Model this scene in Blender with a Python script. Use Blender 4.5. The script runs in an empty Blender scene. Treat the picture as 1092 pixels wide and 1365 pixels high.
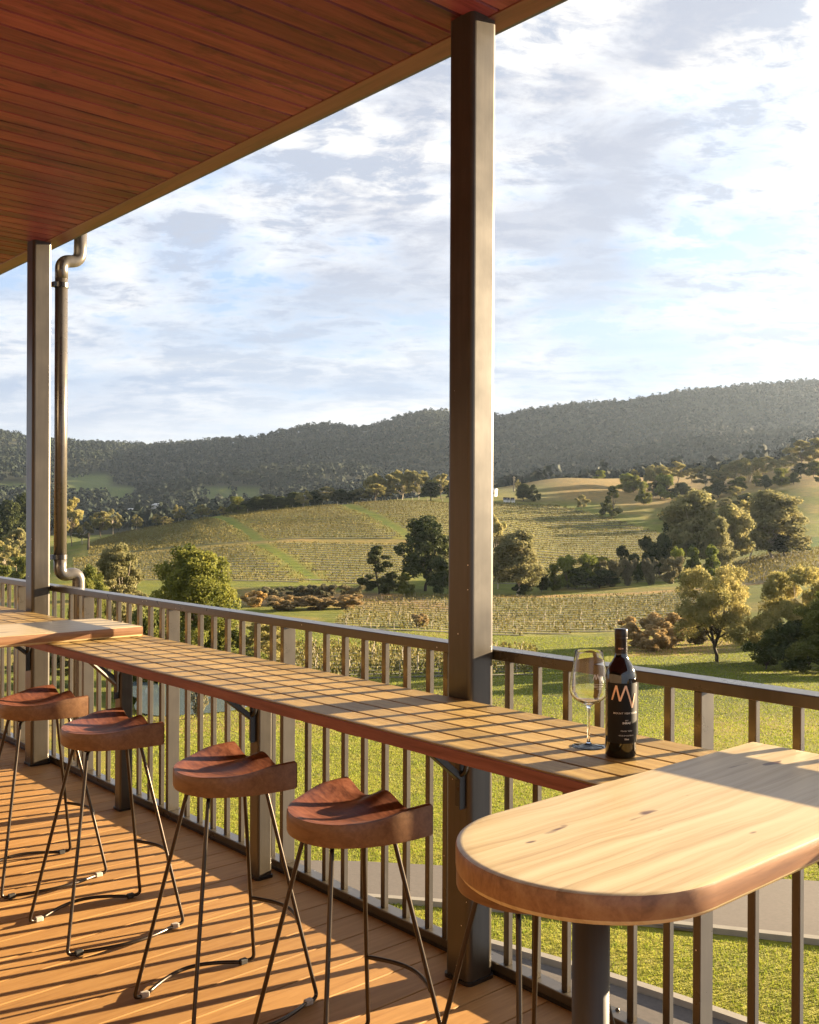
import bpy, bmesh, math, random
import numpy as np
from mathutils import Vector, Matrix, noise
random.seed(7); rng = np.random.default_rng(7)
S = bpy.context.scene; COL = S.collection
PI = math.pi; rad = math.radians
# ------------------------------------------------------------------ camera
CAM = Vector((2.2778, -2.2592, 1.5))
R3 = Vector((0.66008, 0.75118, 0.004337)).normalized()
F3 = Vector((-0.75119, 0.660086, 0.0000664)).normalized()
U3 = R3.cross(F3); R3 = F3.cross(U3)
FPX = 1352.19
cd = bpy.data.cameras.new("camera"); cam = bpy.data.objects.new("camera", cd); COL.objects.link(cam)
cam.matrix_world = Matrix(((R3.x, U3.x, -F3.x, CAM.x), (R3.y, U3.y, -F3.y, CAM.y), (R3.z, U3.z, -F3.z, CAM.z), (0, 0, 0, 1)))
cd.sensor_fit = 'HORIZONTAL'; cd.sensor_width = 36; cd.lens = FPX / 1092 * 36
cd.clip_start = 0.05; cd.clip_end = 30000
S.camera = cam
def ray(px, py):                       # vector from the camera whose length along the view axis is 1
    return F3 + R3 * ((px - 546) / FPX) - U3 * ((py - 682.5) / FPX)
# ------------------------------------------------------------------ materials
KA = .74
ka = lambda c, f=1.0: tuple(x * KA * f for x in c)
def srgb(r, g, b):
    f = lambda c: (c / 255 / 12.92) if c <= 10 else ((c / 255 + .055) / 1.055) ** 2.4
    return (f(r), f(g), f(b))
class NT:
    def __init__(s, name):
        s.m = bpy.data.materials.new(name); s.m.use_nodes = True
        s.t = s.m.node_tree; s.n = s.t.nodes; s.l = s.t.links
        s.b = s.n['Principled BSDF']; s.out = s.n['Material Output']
    def node(s, ty, **kw):
        n = s.n.new(ty)
        for k, v in kw.items():
            if k in n.inputs.keys(): s.set(n.inputs[k], v)
            else: setattr(n, k, v)
        return n
    def set(s, inp, v):
        if isinstance(v, bpy.types.NodeSocket): s.l.new(v, inp)
        elif isinstance(v, tuple) and len(v) == 3 and inp.type == 'RGBA': inp.default_value = (*v, 1)
        else: inp.default_value = v
    def bs(s, **kw):
        for k, v in kw.items(): s.set(s.b.inputs[k.replace('_', ' ')], v)
    def coord(s, scale=(1, 1, 1), kind='Object', rot=(0, 0, 0)):
        tc = s.n.new('ShaderNodeTexCoord'); mp = s.n.new('ShaderNodeMapping')
        s.l.new(tc.outputs[kind], mp.inputs[0]); mp.inputs['Scale'].default_value = scale; mp.inputs['Rotation'].default_value = rot
        return mp.outputs[0]
    def world(s, scale=(1, 1, 1)):
        g = s.n.new('ShaderNodeNewGeometry'); mp = s.n.new('ShaderNodeMapping')
        s.l.new(g.outputs['Position'], mp.inputs[0]); mp.inputs['Scale'].default_value = scale
        return mp.outputs[0]
    def noise(s, vec, scale, detail=4, rough=.55, dist=0):
        n = s.n.new('ShaderNodeTexNoise'); s.l.new(vec, n.inputs['Vector'])
        n.inputs['Scale'].default_value = scale; n.inputs['Detail'].default_value = detail
        n.inputs['Roughness'].default_value = rough; n.inputs['Distortion'].default_value = dist
        return n.outputs[0]
    def ramp(s, fac, stops):
        n = s.n.new('ShaderNodeValToRGB'); s.l.new(fac, n.inputs[0]); e = n.color_ramp.elements
        e[0].position = stops[0][0]; e[0].color = (*stops[0][1], 1); e[1].position = stops[-1][0]; e[1].color = (*stops[-1][1], 1)
        for p, c in stops[1:-1]:
            q = e.new(p); q.color = (*c, 1)
        return n.outputs[0]
    def mix(s, fac, a, b, mode='MIX'):
        n = s.n.new('ShaderNodeMix'); n.data_type = 'RGBA'; n.blend_type = mode
        s.set(n.inputs[0], fac); s.set(n.inputs[6], a if isinstance(a, bpy.types.NodeSocket) else (*a, 1)); s.set(n.inputs[7], b if isinstance(b, bpy.types.NodeSocket) else (*b, 1))
        return n.outputs[2]
    def math(s, op, a, b=0.0, c=0.0):
        n = s.n.new('ShaderNodeMath'); n.operation = op; s.set(n.inputs[0], a); s.set(n.inputs[1], b)
        s.set(n.inputs[2], c); return n.outputs[0]
    def bump(s, h, strength=.3, dist=.01):
        n = s.n.new('ShaderNodeBump'); s.l.new(h, n.inputs['Height']); n.inputs['Strength'].default_value = strength
        n.inputs['Distance'].default_value = dist; s.l.new(n.outputs[0], s.b.inputs['Normal']); return n
    def sep(s, vec):
        n = s.n.new('ShaderNodeSeparateXYZ'); s.l.new(vec, n.inputs[0]); return n.outputs
    def comb(s, x, y, z):
        n = s.n.new('ShaderNodeCombineXYZ'); s.set(n.inputs[0], x); s.set(n.inputs[1], y); s.set(n.inputs[2], z); return n.outputs[0]

def board_id(k, axis, pitch, off=0.0):
    g = k.world(); o = k.sep(g)
    v = k.math('FLOOR', k.math('DIVIDE', k.math('SUBTRACT', o[axis], off), pitch))
    w = k.node('ShaderNodeTexWhiteNoise', noise_dimensions='1D'); k.set(w.inputs['W'], v)
    return v, w.outputs['Value']
def m_wood(name, c1, c2, c3, along, pitch, off, rough, var=.25, knots=.0, grain=1.0, spec=.5, joint=None, bstr=.15):
    """boards running along axis 'along' ('x' or 'y'), laid side by side on the other axis"""
    k = NT(name); c1, c2, c3 = ka(c1), ka(c2), ka(c3)
    ax = 1 if along == 'x' else 0
    vid, rnd = board_id(k, ax, pitch, off)
    o = k.sep(k.world())
    sh = k.math('MULTIPLY', rnd, 37.0)
    if along == 'x': v = k.comb(k.math('ADD', k.math('MULTIPLY', o[0], 1.2), sh), k.math('MULTIPLY', o[1], 16.0), k.math('MULTIPLY', o[2], 16.0))
    else: v = k.comb(k.math('MULTIPLY', o[0], 16.0), k.math('ADD', k.math('MULTIPLY', o[1], 1.2), sh), k.math('MULTIPLY', o[2], 16.0))
    n1 = k.noise(v, 1.6 * grain, 6, .6, .6); n2 = k.noise(v, 9 * grain, 4, .6, .2)
    f = k.math('ADD', k.math('MULTIPLY', n1, .75), k.math('MULTIPLY', n2, .25))
    c = k.ramp(f, [(.3, c3), (.5, c1), (.68, c2)])
    if knots:
        if along == 'x': v2 = k.comb(k.math('ADD', k.math('MULTIPLY', o[0], 2.0), sh), k.math('MULTIPLY', o[1], 9.0), 0.0)
        else: v2 = k.comb(k.math('MULTIPLY', o[0], 9.0), k.math('ADD', k.math('MULTIPLY', o[1], 3.2), sh), 0.0)
        kn = k.ramp(k.noise(v2, 1.0, 5, .7, .8), [(.55, (0, 0, 0)), (.72, (1, 1, 1))])
        c = k.mix(k.math('MULTIPLY', kn, knots), c, tuple(x * .45 for x in c3))
    c = k.mix(1.0, c, k.ramp(rnd, [(0, (1 - var,) * 3), (1, (1 + var * .35,) * 3)]), 'MULTIPLY')
    k.bs(Base_Color=c, Roughness=k.math('ADD', rough - .08, k.math('MULTIPLY', n2, .16)), Specular_IOR_Level=spec)
    k.bump(k.math('ADD', n2, n1), bstr, .002)
    return k.m

M = {}
M['ceiling'] = m_wood('ceiling_timber', (.30, .060, .058), (.44, .112, .095), (.085, .017, .016), 'y', .104, -.261, .44, .3, .8, .8, .22)
M['trim'] = m_wood('trim_timber', (.25, .070, .046), (.31, .10, .065), (.14, .034, .022), 'x', .5, 0, .4, .1, .2, .9)
M['deck'] = m_wood('deck_boards', (.56, .30, .098), (.66, .37, .13), (.44, .22, .070), 'y', .153, -.389, .6, .16, .1, 1.6, .35)
M['bench'] = m_wood('bench_timber', (.52, .33, .095), (.64, .43, .15), (.33, .19, .055), 'x', .0975, -.485, .52, .22, .15, 1.5, .4)
M['bench_edge'] = m_wood('bench_edge_timber', (.37, .145, .105), (.46, .20, .15), (.23, .085, .062), 'x', .9, 0, .55, .1, .15, 2.0, .3)
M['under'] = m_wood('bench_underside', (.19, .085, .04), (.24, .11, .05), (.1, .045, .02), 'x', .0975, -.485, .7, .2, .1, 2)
def m_table():
    k = NT('table_timber'); o = k.sep(k.world())
    lam, rnd = board_id(k, 0, .092, .03)
    wob = k.math('MULTIPLY', k.noise(k.comb(k.math('MULTIPLY', o[0], 3.), k.math('MULTIPLY', o[1], 1.6), 0.0), 1.0, 3), .07)
    x = k.math('ADD', o[0], wob); sh = k.math('MULTIPLY', rnd, 9)
    v = k.comb(k.math('ADD', k.math('MULTIPLY', x, 30.), sh), k.math('MULTIPLY', o[1], .8), k.math('MULTIPLY', o[2], 18.))
    n1 = k.noise(v, 1.1, 6, .62, .7); n2 = k.noise(v, 8, 4, .6, .2)
    f = k.math('ADD', k.math('MULTIPLY', n1, .8), k.math('MULTIPLY', n2, .2))
    c = k.ramp(f, [(.30, (.34, .23, .105)), (.41, (.44, .325, .16)), (.50, (.51, .40, .22)), (.66, (.58, .48, .29))])
    kv = k.comb(k.math('MULTIPLY', x, 26.), k.math('MULTIPLY', o[1], 9.), 1.7)
    kn = k.ramp(k.noise(kv, .8, 2, .5, .2), [(.70, (0, 0, 0)), (.74, (1, 1, 1))])
    c = k.mix(kn, c, (.10, .04, .016))
    # end grain / sides redder
    g = k.node('ShaderNodeNewGeometry'); nz = k.sep(g.outputs['True Normal'])[2]
    side = k.math('SUBTRACT', 1.0, k.math('GREATER_THAN', k.math('ABSOLUTE', nz), .5))
    sc = k.ramp(f, [(.3, (.10, .045, .022)), (.5, (.25, .125, .058)), (.72, (.36, .215, .105))])
    c = k.mix(side, c, sc)
    k.bs(Base_Color=c, Roughness=k.math('ADD', .36, k.math('MULTIPLY', n2, .12)), Coat_Weight=.08, Coat_Roughness=.3)
    k.bump(n2, .08, .001); return k.m
M['table'] = m_table()
def m_paint(name, c, rough=.42, metal=.0, dirt=.5, speck=True):
    k = NT(name); w = k.coord(); c = ka(c)
    n = k.noise(w, 7, 5, .6); st = k.noise(k.coord((22, 22, 1.4)), 3, 4, .6)
    cc = k.mix(k.math('MULTIPLY', k.ramp(k.math('MULTIPLY', n, k.math('MULTIPLY', st, 2.)), [(.35, (0, 0, 0)), (.8, (1, 1, 1))]), dirt), c, tuple(min(1, x * 1.7 + .01) for x in c))
    if speck:
        vo = k.node('ShaderNodeTexVoronoi', feature='F1'); k.l.new(w, vo.inputs['Vector']); vo.inputs['Scale'].default_value = 46
        sel = k.math('GREATER_THAN', k.sep(vo.outputs['Color'])[0], .93)
        dots = k.math('MULTIPLY', sel, k.math('LESS_THAN', vo.outputs['Distance'], .10))
        cc = k.mix(dots, cc, (.75, .7, .6))
    k.bs(Base_Color=cc, Roughness=k.math('ADD', rough - .1, k.math('MULTIPLY', n, .2)), Metallic=metal, Specular_IOR_Level=.5, Coat_Weight=.3 if metal < .6 and metal > .2 else 0.0, Coat_Roughness=.32)
    k.bump(k.noise(w, 260, 2), .12, .0006); return k.m
M['post'] = m_paint('post_paint', (.070, .056, .039), .34, .35, .35)
M['rail'] = m_paint('rail_paint', (.098, .080, .056), .30, .35, .3)
M['black'] = m_paint('black_steel', (.018, .015, .013), .38, .3, .25, False)
M['pipe'] = m_paint('pipe_paint', (.15, .13, .105), .28, .4, .3)
M['rod'] = m_paint('stool_steel', (.060, .045, .034), .30, .75, .3, False)
M['column'] = m_paint('column_paint', (.052, .044, .034), .5, .1, .4, False)
def m_seat():
    k = NT('seat_timber'); v = k.coord((5, 26, 26)); n = k.noise(v, 1.6, 6, .65, 1.0); n2 = k.noise(v, 7, 5)
    f = k.math('ADD', k.math('MULTIPLY', n, .7), k.math('MULTIPLY', n2, .3))
    c = k.ramp(f, [(.32, (.040, .012, .007)), (.48, (.125, .040, .021)), (.66, (.21, .080, .042))])
    g = k.node('ShaderNodeNewGeometry'); nz = k.sep(g.outputs['Normal'])[2]
    side = k.math('LESS_THAN', k.math('ABSOLUTE', nz), .45)
    c = k.mix(side, c, k.ramp(f, [(.3, (.115, .052, .024)), (.7, (.25, .135, .066))]))
    k.bs(Base_Color=c, Roughness=k.math('ADD', .30, k.math('MULTIPLY', n2, .2)), Specular_IOR_Level=.5)
    k.bump(n2, .12, .001); return k.m
M['seat'] = m_seat()
def m_plain(name, c, rough=.6, var=.15, scale=30, **kw):
    k = NT(name); n = k.noise(k.coord(), scale, 4)
    k.bs(Base_Color=k.mix(n, tuple(x * (1 - var) for x in c), tuple(min(1, x * (1 + var)) for x in c)), Roughness=rough, **kw); return k.m
M['rubber'] = m_plain('foot_pad_rubber', (.02, .02, .02), .6)
M['pad_clear'] = m_plain('foot_pad_plastic', (.45, .41, .36), .4)
M['wall'] = m_plain('wall_render', (.085, .060, .042), .8, .1, 4)
M['fascia'] = m_plain('fascia_steel', (.10, .095, .09), .5)
M['concrete'] = m_plain('kerb_concrete', (.27, .235, .18), .85, .25, 3)
M['asphalt'] = m_plain('asphalt', (.070, .055, .044), .9, .4, 14)
M['bottle'] = m_plain('bottle_glass', (.006, .005, .004), .06, .1, 5, Specular_IOR_Level=.7, Coat_Weight=.5)
M['capsule'] = m_plain('capsule_foil', (.022, .015, .013), .28, .1, 5, Metallic=.4)
M['label'] = m_plain('label_paper', (.010, .008, .007), .5, .15, 90, Specular_IOR_Level=.2)
M['copper'] = m_plain('copper_foil', (.80, .50, .33), .3, .1, 40, Metallic=.35)
M['ink'] = m_plain('label_ink', (.62, .58, .52), .5, .05)
M['white'] = m_plain('glass_print', (.9, .88, .84), .5, .02)
def m_glass():
    k = NT('wine_glass'); k.bs(Base_Color=(1, 1, 1), Roughness=.0, IOR=1.38, Transmission_Weight=1.0); return k.m
M['glass'] = m_glass()
# ------------------------------------------------------------------ mesh helpers
def mesh_obj(name, bm, mat, parent=None, smooth=False, loc=None):
    me = bpy.data.meshes.new(name); bm.normal_update(); bm.to_mesh(me); bm.free()
    me.materials.append(mat)
    if smooth: me.polygons.foreach_set('use_smooth', [True] * len(me.polygons))
    o = bpy.data.objects.new(name, me); COL.objects.link(o)
    if parent: o.parent = parent
    if loc: o.location = loc
    return o
def tag(o, label=None, cat=None, group=None, kind=None):
    if label: o['label'] = label
    if cat: o['category'] = cat
    if group: o['group'] = group
    if kind: o['kind'] = kind
    return o
def empty(name, loc=(0, 0, 0), rz=0, **kw):
    o = bpy.data.objects.new(name, None); COL.objects.link(o); o.location = loc; o.rotation_euler.z = rz
    o.empty_display_size = .1; return tag(o, **kw)
def box(bm, x0, x1, y0, y1, z0, z1, bev=0.0, seg=2):
    r = bmesh.ops.create_cube(bm, size=1.0); v = r['verts']
    bmesh.ops.scale(bm, vec=(x1 - x0, y1 - y0, z1 - z0), verts=v)
    bmesh.ops.translate(bm, vec=((x0 + x1) / 2, (y0 + y1) / 2, (z0 + z1) / 2), verts=v)
    if bev:
        e = list({e for q in v for e in q.link_edges})
        bmesh.ops.bevel(bm, geom=e, offset=bev, segments=seg, profile=.5, affect='EDGES')
def rpost(bm, x0, x1, y0, y1, z0, z1, r, seg=5):     # vertical tube with rounded corners
    pts = []
    for cx, cy, a0 in ((x1 - r, y1 - r, 0), (x0 + r, y1 - r, 90), (x0 + r, y0 + r, 180), (x1 - r, y0 + r, 270)):
        for i in range(seg + 1):
            a = rad(a0 + 90 * i / seg); pts.append((cx + r * math.cos(a), cy + r * math.sin(a)))
    b = [bm.verts.new((x, y, z0)) for x, y in pts]; t = [bm.verts.new((x, y, z1)) for x, y in pts]
    n = len(pts)
    for i in range(n): bm.faces.new((b[i], b[(i + 1) % n], t[(i + 1) % n], t[i]))
    bm.faces.new(list(reversed(b))); bm.faces.new(t)
def tube(bm, pts, radii, n=10, cap=True):
    pts = [Vector(p) for p in pts]
    if not hasattr(radii, '__len__'): radii = [radii] * len(pts)
    rings = []; prev = None
    for i, p in enumerate(pts):
        d = (pts[min(i + 1, len(pts) - 1)] - pts[max(i - 1, 0)]).normalized()
        if prev is None:
            a = Vector((0, 0, 1)) if abs(d.z) < .9 else Vector((1, 0, 0)); u = d.cross(a).normalized()
        else: u = (prev - d * prev.dot(d)).normalized()
        prev = u; w = d.cross(u)
        rings.append([bm.verts.new(p + (u * math.cos(2 * PI * k / n) + w * math.sin(2 * PI * k / n)) * radii[i]) for k in range(n)])
    for a, b in zip(rings, rings[1:]):
        for k in range(n): bm.faces.new((a[k], a[(k + 1) % n], b[(k + 1) % n], b[k]))
    if cap: bm.faces.new(list(reversed(rings[0]))); bm.faces.new(rings[-1])
def fillet(pts, r, n=6):                              # round the inner corners of a polyline
    pts = [Vector(p) for p in pts]; out = [pts[0]]
    for a, b, c in zip(pts, pts[1:], pts[2:]):
        d1 = (a - b); d2 = (c - b); rr = min(r, d1.length * .45, d2.length * .45)
        p = b + d1.normalized() * rr; q = b + d2.normalized() * rr
        for i in range(n + 1):
            t = i / n; out.append(p * (1 - t) ** 2 + b * 2 * t * (1 - t) + q * t * t)
    out.append(pts[-1]); return out
def lathe(bm, prof, n=40, cap=True):
    rings = []
    for r, z in prof:
        rings.append([bm.verts.new((r * math.cos(2 * PI * k / n), r * math.sin(2 * PI * k / n), z)) for k in range(n)] if r > 1e-6 else [bm.verts.new((0, 0, z))])
    for a, b in zip(rings, rings[1:]):
        for k in range(n):
            if len(a) == 1 and len(b) == 1: continue
            if len(a) == 1: bm.faces.new((a[0], b[(k + 1) % n], b[k]))
            elif len(b) == 1: bm.faces.new((a[k], a[(k + 1) % n], b[0]))
            else: bm.faces.new((a[k], a[(k + 1) % n], b[(k + 1) % n], b[k]))
    bmesh.ops.recalc_face_normals(bm, faces=bm.faces[:])
def copy_tree(o, parent=None):
    c = o.copy(); COL.objects.link(c)
    if parent: c.parent = parent
    for ch in list(o.children): copy_tree(ch, c)
    return c
def raw_mesh(name, V, Fq, mat, parent=None, nper=4):
    me = bpy.data.meshes.new(name); V = np.asarray(V, dtype=np.float32); Fq = np.asarray(Fq, dtype=np.int32)
    me.vertices.add(len(V)); me.vertices.foreach_set('co', V.ravel())
    me.loops.add(Fq.size); me.loops.foreach_set('vertex_index', Fq.ravel())
    me.polygons.add(len(Fq)); me.polygons.foreach_set('loop_start', np.arange(0, Fq.size, nper, dtype=np.int32))
    me.update(calc_edges=True); me.validate(); me.materials.append(mat)
    return me
def link_mesh(name, me, parent=None):
    o = bpy.data.objects.new(name, me); COL.objects.link(o)
    if parent: o.parent = parent
    return o

CEIL = 3.087; ZB = .906; ZT = .955; POSTW = .111
# ------------------------------------------------------------------ deck
bm = bmesh.new()
k0 = math.floor((-8.5 + .389) / .153)
x = -.389 + .153 * k0
while x < 4.4:
    box(bm, x + .0022, x + .153 - .0022, -4.6, .22, -.024, 0.0, .0018, 1); x += .153
deck = mesh_obj('deck_floor', bm, M['deck']); tag(deck, kind='structure')
bm = bmesh.new(); box(bm, -8.6, 4.5, -4.6, .20, -.30, -.03); box(bm, -8.6, 4.5, .2, .222, -.32, -.026)
o = mesh_obj('deck_frame', bm, M['fascia']); tag(o, kind='structure')
# building wall behind the camera
bm = bmesh.new(); box(bm, -8.6, 4.5, -4.9, -4.6, -6.5, 3.4)
w = empty('building_wall', (0, 0, 0), label='dark wall of the building at the back of the veranda', cat='wall')
mesh_obj('wall', bm, M['wall'], w)
bm = bmesh.new(); box(bm, -8.6, 4.5, -4.597, .19, -6.5, -.33); mesh_obj('deck_plinth', bm, M['wall'], w)
# ------------------------------------------------------------------ veranda roof
roof = empty('veranda_roof', (0, 0, CEIL), label='veranda roof lined with dark red brown timber boards', cat='roof')
bm = bmesh.new(); x = -.261 - .104 * 80
while x < 4.4:
    g = .0065
    vs = [bm.verts.new(p) for p in ((x, -4.6, .010), (x + g, -4.6, 0), (x + .104 - g, -4.6, 0), (x + .104, -4.6, .010), (x, .067, .010), (x + g, .067, 0), (x + .104 - g, .067, 0), (x + .104, .067, .010))]
    for i in range(3): bm.faces.new((vs[i], vs[i + 1], vs[i + 5], vs[i + 4]))
    x += .104
mesh_obj('lining_boards', bm, M['ceiling'], roof)
bm = bmesh.new(); box(bm, -8.6, 4.5, .069, .162, -.003, .012, .002, 1); mesh_obj('edge_trim', bm, M['trim'], roof)
bm = bmesh.new(); box(bm, -8.6, 4.5, .1635, .181, .002, .16); mesh_obj('fascia', bm, M['fascia'], roof)
bm = bmesh.new(); box(bm, -8.6, 4.5, -4.9, .163, .02, .16); mesh_obj('roof_deck', bm, M['fascia'], roof)
bm = bmesh.new(); box(bm, -8.6, 4.5, .182, .31, .125, .24, .008); mesh_obj('gutter', bm, M['pipe'], roof)
# ------------------------------------------------------------------ posts
def post(x, w, z1, label, band=None):
    t = empty('steel_post', (x - w / 2, w / 2, 0), label=label, cat='post', group='square steel posts along the railing')
    bm = bmesh.new(); rpost(bm, -w / 2, w / 2, -w / 2, w / 2, 0.001, z1, .017 if w > .1 else .010); mesh_obj('shaft', bm, M['post'], t)
    bm = bmesh.new(); rpost(bm, -w / 2 - .006, w / 2 + .006, -w / 2 - .006, w / 2 + .006, .0005, .012, .02 if w > .1 else .012); mesh_obj('base_seal', bm, M['black'], t)
    return t
PX2 = -3.6365
post(0, POSTW, CEIL + .003, 'tall square steel veranda post in the middle, rising behind the counter near the bottle')
post(PX2, POSTW, CEIL + .003, 'tall square steel veranda post at the far left beside the downpipe')
post(-1.2159, .0685, ZB - .032, 'short square steel post under the counter between the two nearest full stools')
post(-2.469, .0685, ZB - .032, 'short square steel post under the counter behind the second stool from the left')
# ------------------------------------------------------------------ railing
rail = empty('balcony_railing', (0, .15, 0), label='bronze brown metal railing with square balusters along the veranda edge', cat='railing')
RZ0, RZ1 = 1.021, 1.055
bm = bmesh.new(); box(bm, -8.4, 4.4, -.030, .040, RZ0, RZ1, .003, 2); mesh_obj('top_rail', bm, M['rail'], rail)
bm = bmesh.new(); box(bm, -8.4, 4.4, -.026, .032, .010, .041, .003, 2); mesh_obj('bottom_rail', bm, M['rail'], rail)
bm = bmesh.new(); box(bm, -8.4, 4.4, -.0285, -.0195, .001, .014); box(bm, -8.4, 4.4, -.019, .03, .001, .010); mesh_obj('base_angle', bm, M['black'], rail)
bmb = bmesh.new(); box(bmb, -.0115, .0115, -.0105, .0105, .040, RZ0 + .001, .002, 1)
bms = bmesh.new(); box(bms, -.012, .012, -.031, .031, .040, RZ0 + .0005, .002, 1); box(bms, -.022, .022, -.033, -.0 + .0345, .0412, .0445, .001, 1)
bal = stn = None
st0 = .744
for k in range(-9, 4):
    xs = st0 + .987 * k
    if xs < -8.3 or xs > 4.3: continue
    if stn is None: stn = mesh_obj('stanchion', bms, M['rail'], rail); s = stn
    else: s = stn.copy(); COL.objects.link(s)
    s.location = (xs, .002, 0)
    for j in range(7):
        xb = xs + .1495 + j * .1215
        if xb > 4.3: continue
        if bal is None: bal = mesh_obj('baluster', bmb, M['rail'], rail); b = bal
        else: b = bal.copy(); COL.objects.link(b)
        b.location = (xb, 0, 0)
for xs in (-.22, -1.35, -2.8, .45, 1.75):
    bm = bmesh.new(); bmesh.ops.create_uvsphere(bm, u_segments=10, v_segments=6, radius=.007); mesh_obj('bolt_head', bm, M['rail'], rail, True, loc=(xs, .018, .042))
# ------------------------------------------------------------------ counter (bench)
ct = empty('bar_counter', (-1.4, -.24, ZB), label='long narrow slatted timber counter running beside the railing', cat='counter')
edges = [-.485 + .0975 * i for i in range(5)]
joints = [-6.9, -5.1, -2.62, 1.02]
for i in range(5):
    y0 = edges[i] + (0 if i == 0 else .0036); y1 = edges[i] + .0975 - (.0036 if i < 4 else .005)
    bm = bmesh.new()
    cuts = [-7.6, -4.9 + .3 * (i % 2), -2.18 if i == 0 else -1.3 + .37 * ((i * 2) % 3), 2.9]
    for a, b in zip(cuts, cuts[1:]): box(bm, a + .0007, b - .0007, y0 + .24, y1 + .24, -.028, 0, .0025, 2)
    for v in bm.verts: v.co.x += 1.4
    mesh_obj('plank', bm, M['bench'] if i else M['bench'], ct)
bm = bmesh.new()
cuts = [-7.6, -4.9, -2.18, 2.9]
for a, b in zip(cuts, cuts[1:]): box(bm, a + 1.4 + .001, b + 1.4 - .001, -.2492, -.2458, -.036, -.0035, .0012, 1)
mesh_obj('front_edge', bm, M['bench_edge'], ct)
for x0 in (-3.66, -2.49, -1.24, -.02):
    bm = bmesh.new(); box(bm, x0 + 1.4 - .05, x0 + 1.4 + .05, -.238, .228, -.042, -.0285, .002, 1); mesh_obj('cross_batten', bm, M['under'], ct)
for x0 in (PX2 - .02, -2.489, -1.236, -.02):
    bx = x0 + 1.4
    bm = bmesh.new(); box(bm, bx - .040, bx, .2335, .2375, -.345, -.045, .001, 1); box(bm, bx, bx + .004, .212, .2375, -.345, -.045, .001, 1)
    br = mesh_obj('bracket', bm, M['black'], ct)
    bm = bmesh.new()
    a = Vector((bx - .006, .222, -.245)); b = Vector((bx - .006, -.03, -.045)); d = (b - a).normalized(); nn = Vector((0, d.z, -d.y)) * .011
    for p, q, wd in ((a, b, .012),):
        vs = [bm.verts.new(v) for v in (p - nn + Vector((-wd, 0, 0)), p - nn + Vector((wd, 0, 0)), p + nn + Vector((wd, 0, 0)), p + nn + Vector((-wd, 0, 0)),
                                       q - nn + Vector((-wd, 0, 0)), q - nn + Vector((wd, 0, 0)), q + nn + Vector((wd, 0, 0)), q + nn + Vector((-wd, 0, 0)))]
        for f in ((0, 1, 2, 3), (7, 6, 5, 4), (0, 4, 5, 1), (1, 5, 6, 2), (2, 6, 7, 3), (3, 7, 4, 0)): bm.faces.new([vs[i] for i in f])
    bmesh.ops.bevel(bm, geom=bm.edges[:], offset=.002, segments=1, affect='EDGES')
    tube(bm, fillet([(bx - .006, .215, -.24), (bx + .018, .222, -.225), (bx + .03, .226, -.15), (bx + .034, .228, -.06)], .03), .008, 8)
    mesh_obj('strut', bm, M['black'], br)
    bm = bmesh.new(); tube(bm, [(bx - .02, .2335, -.285), (bx - .02, .2275, -.285)], .007, 6); mesh_obj('bolt', bm, M['rod'], br)
# ------------------------------------------------------------------ tables
def capsule_outline(w, y1, y0, rc=.004, n=28):
    r = w / 2; pts = [(-r, y1), (r, y1)]
    for i in range(n + 1):
        a = -PI * i / n; pts.append((r * math.cos(a), y0 + r + r * math.sin(a)))
    return pts
def table(xc, w, label):
    t = empty('high_table', (xc, -.93, 0), label=label, cat='table', group='round ended timber tables set across the counter')
    pts = [(x, y + .93) for x, y in capsule_outline(w, -.035, -1.152)]
    bm = bmesh.new(); n = len(pts)
    prof = [(-.030, ZT), (-.012, ZT), (-.006, ZT - .0003), (-.0015, ZT - .002), (0, ZT - .006), (0, ZT - .038), (-.005, ZT - .0455), (-.014, ZT - .0488)]
    cx0, cy0 = 0, (.895 - .242) / 2
    rings = []
    nrm = []
    for i in range(n):
        a = Vector(pts[i - 1]); b = Vector(pts[i]); c = Vector(pts[(i + 1) % n])
        d1 = (b - a).normalized(); d2 = (c - b).normalized(); n1 = Vector((d1.y, -d1.x)); n2 = Vector((d2.y, -d2.x))
        m = (n1 + n2); m = m / max(.5, m.dot(n1)) ; nrm.append(-m)
    for off, z in prof:
        rings.append([bm.verts.new((pts[i][0] + nrm[i].x * off * 1.0, pts[i][1] + nrm[i].y * off, z)) for i in range(n)])
    for a, b in zip(rings, rings[1:]):
        for i in range(n): bm.faces.new((a[i], a[(i + 1) % n], b[(i + 1) % n], b[i]))
    bm.faces.new(rings[0]); bm.faces.new(list(reversed(rings[-1])))
    bmesh.ops.recalc_face_normals(bm, faces=bm.faces[:])
    tt = mesh_obj('tabletop', bm, M['table'], t, True); tt.data.set_sharp_from_angle(angle=rad(38))
    bm = bmesh.new(); lathe(bm, [(0, .012), (.031, .012), (.031, ZT - .0545), (0, ZT - .0545)], 32); mesh_obj('column', bm, M['column'], t, True)
    bm = bmesh.new(); lathe(bm, [(0, 0), (.21, 0), (.215, .004), (.21, .011), (.05, .014), (0, .014)], 40); mesh_obj('base_plate', bm, M['column'], t)
    bm = bmesh.new(); box(bm, -.075, .075, -.075, .075, ZT - .055, ZT - .0490, .002, 1); mesh_obj('mount_plate', bm, M['column'], t)
    bm = bmesh.new(); tube(bm, [(0.02, .86, ZT - .30), (0.02, .60, ZT - .056)], .010, 8); tube(bm, [(.02, .868, ZT - .34), (.02, .868, ZT - .06)], .010, 8)
    mesh_obj('wall_bracket', bm, M['rail'], t)
    return t
table(1.2225, .4545, 'near round ended pale timber table at the right, beside the wine bottle')
table(-2.405, .485, 'far round ended timber table at the left edge, lying on the counter')
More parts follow.
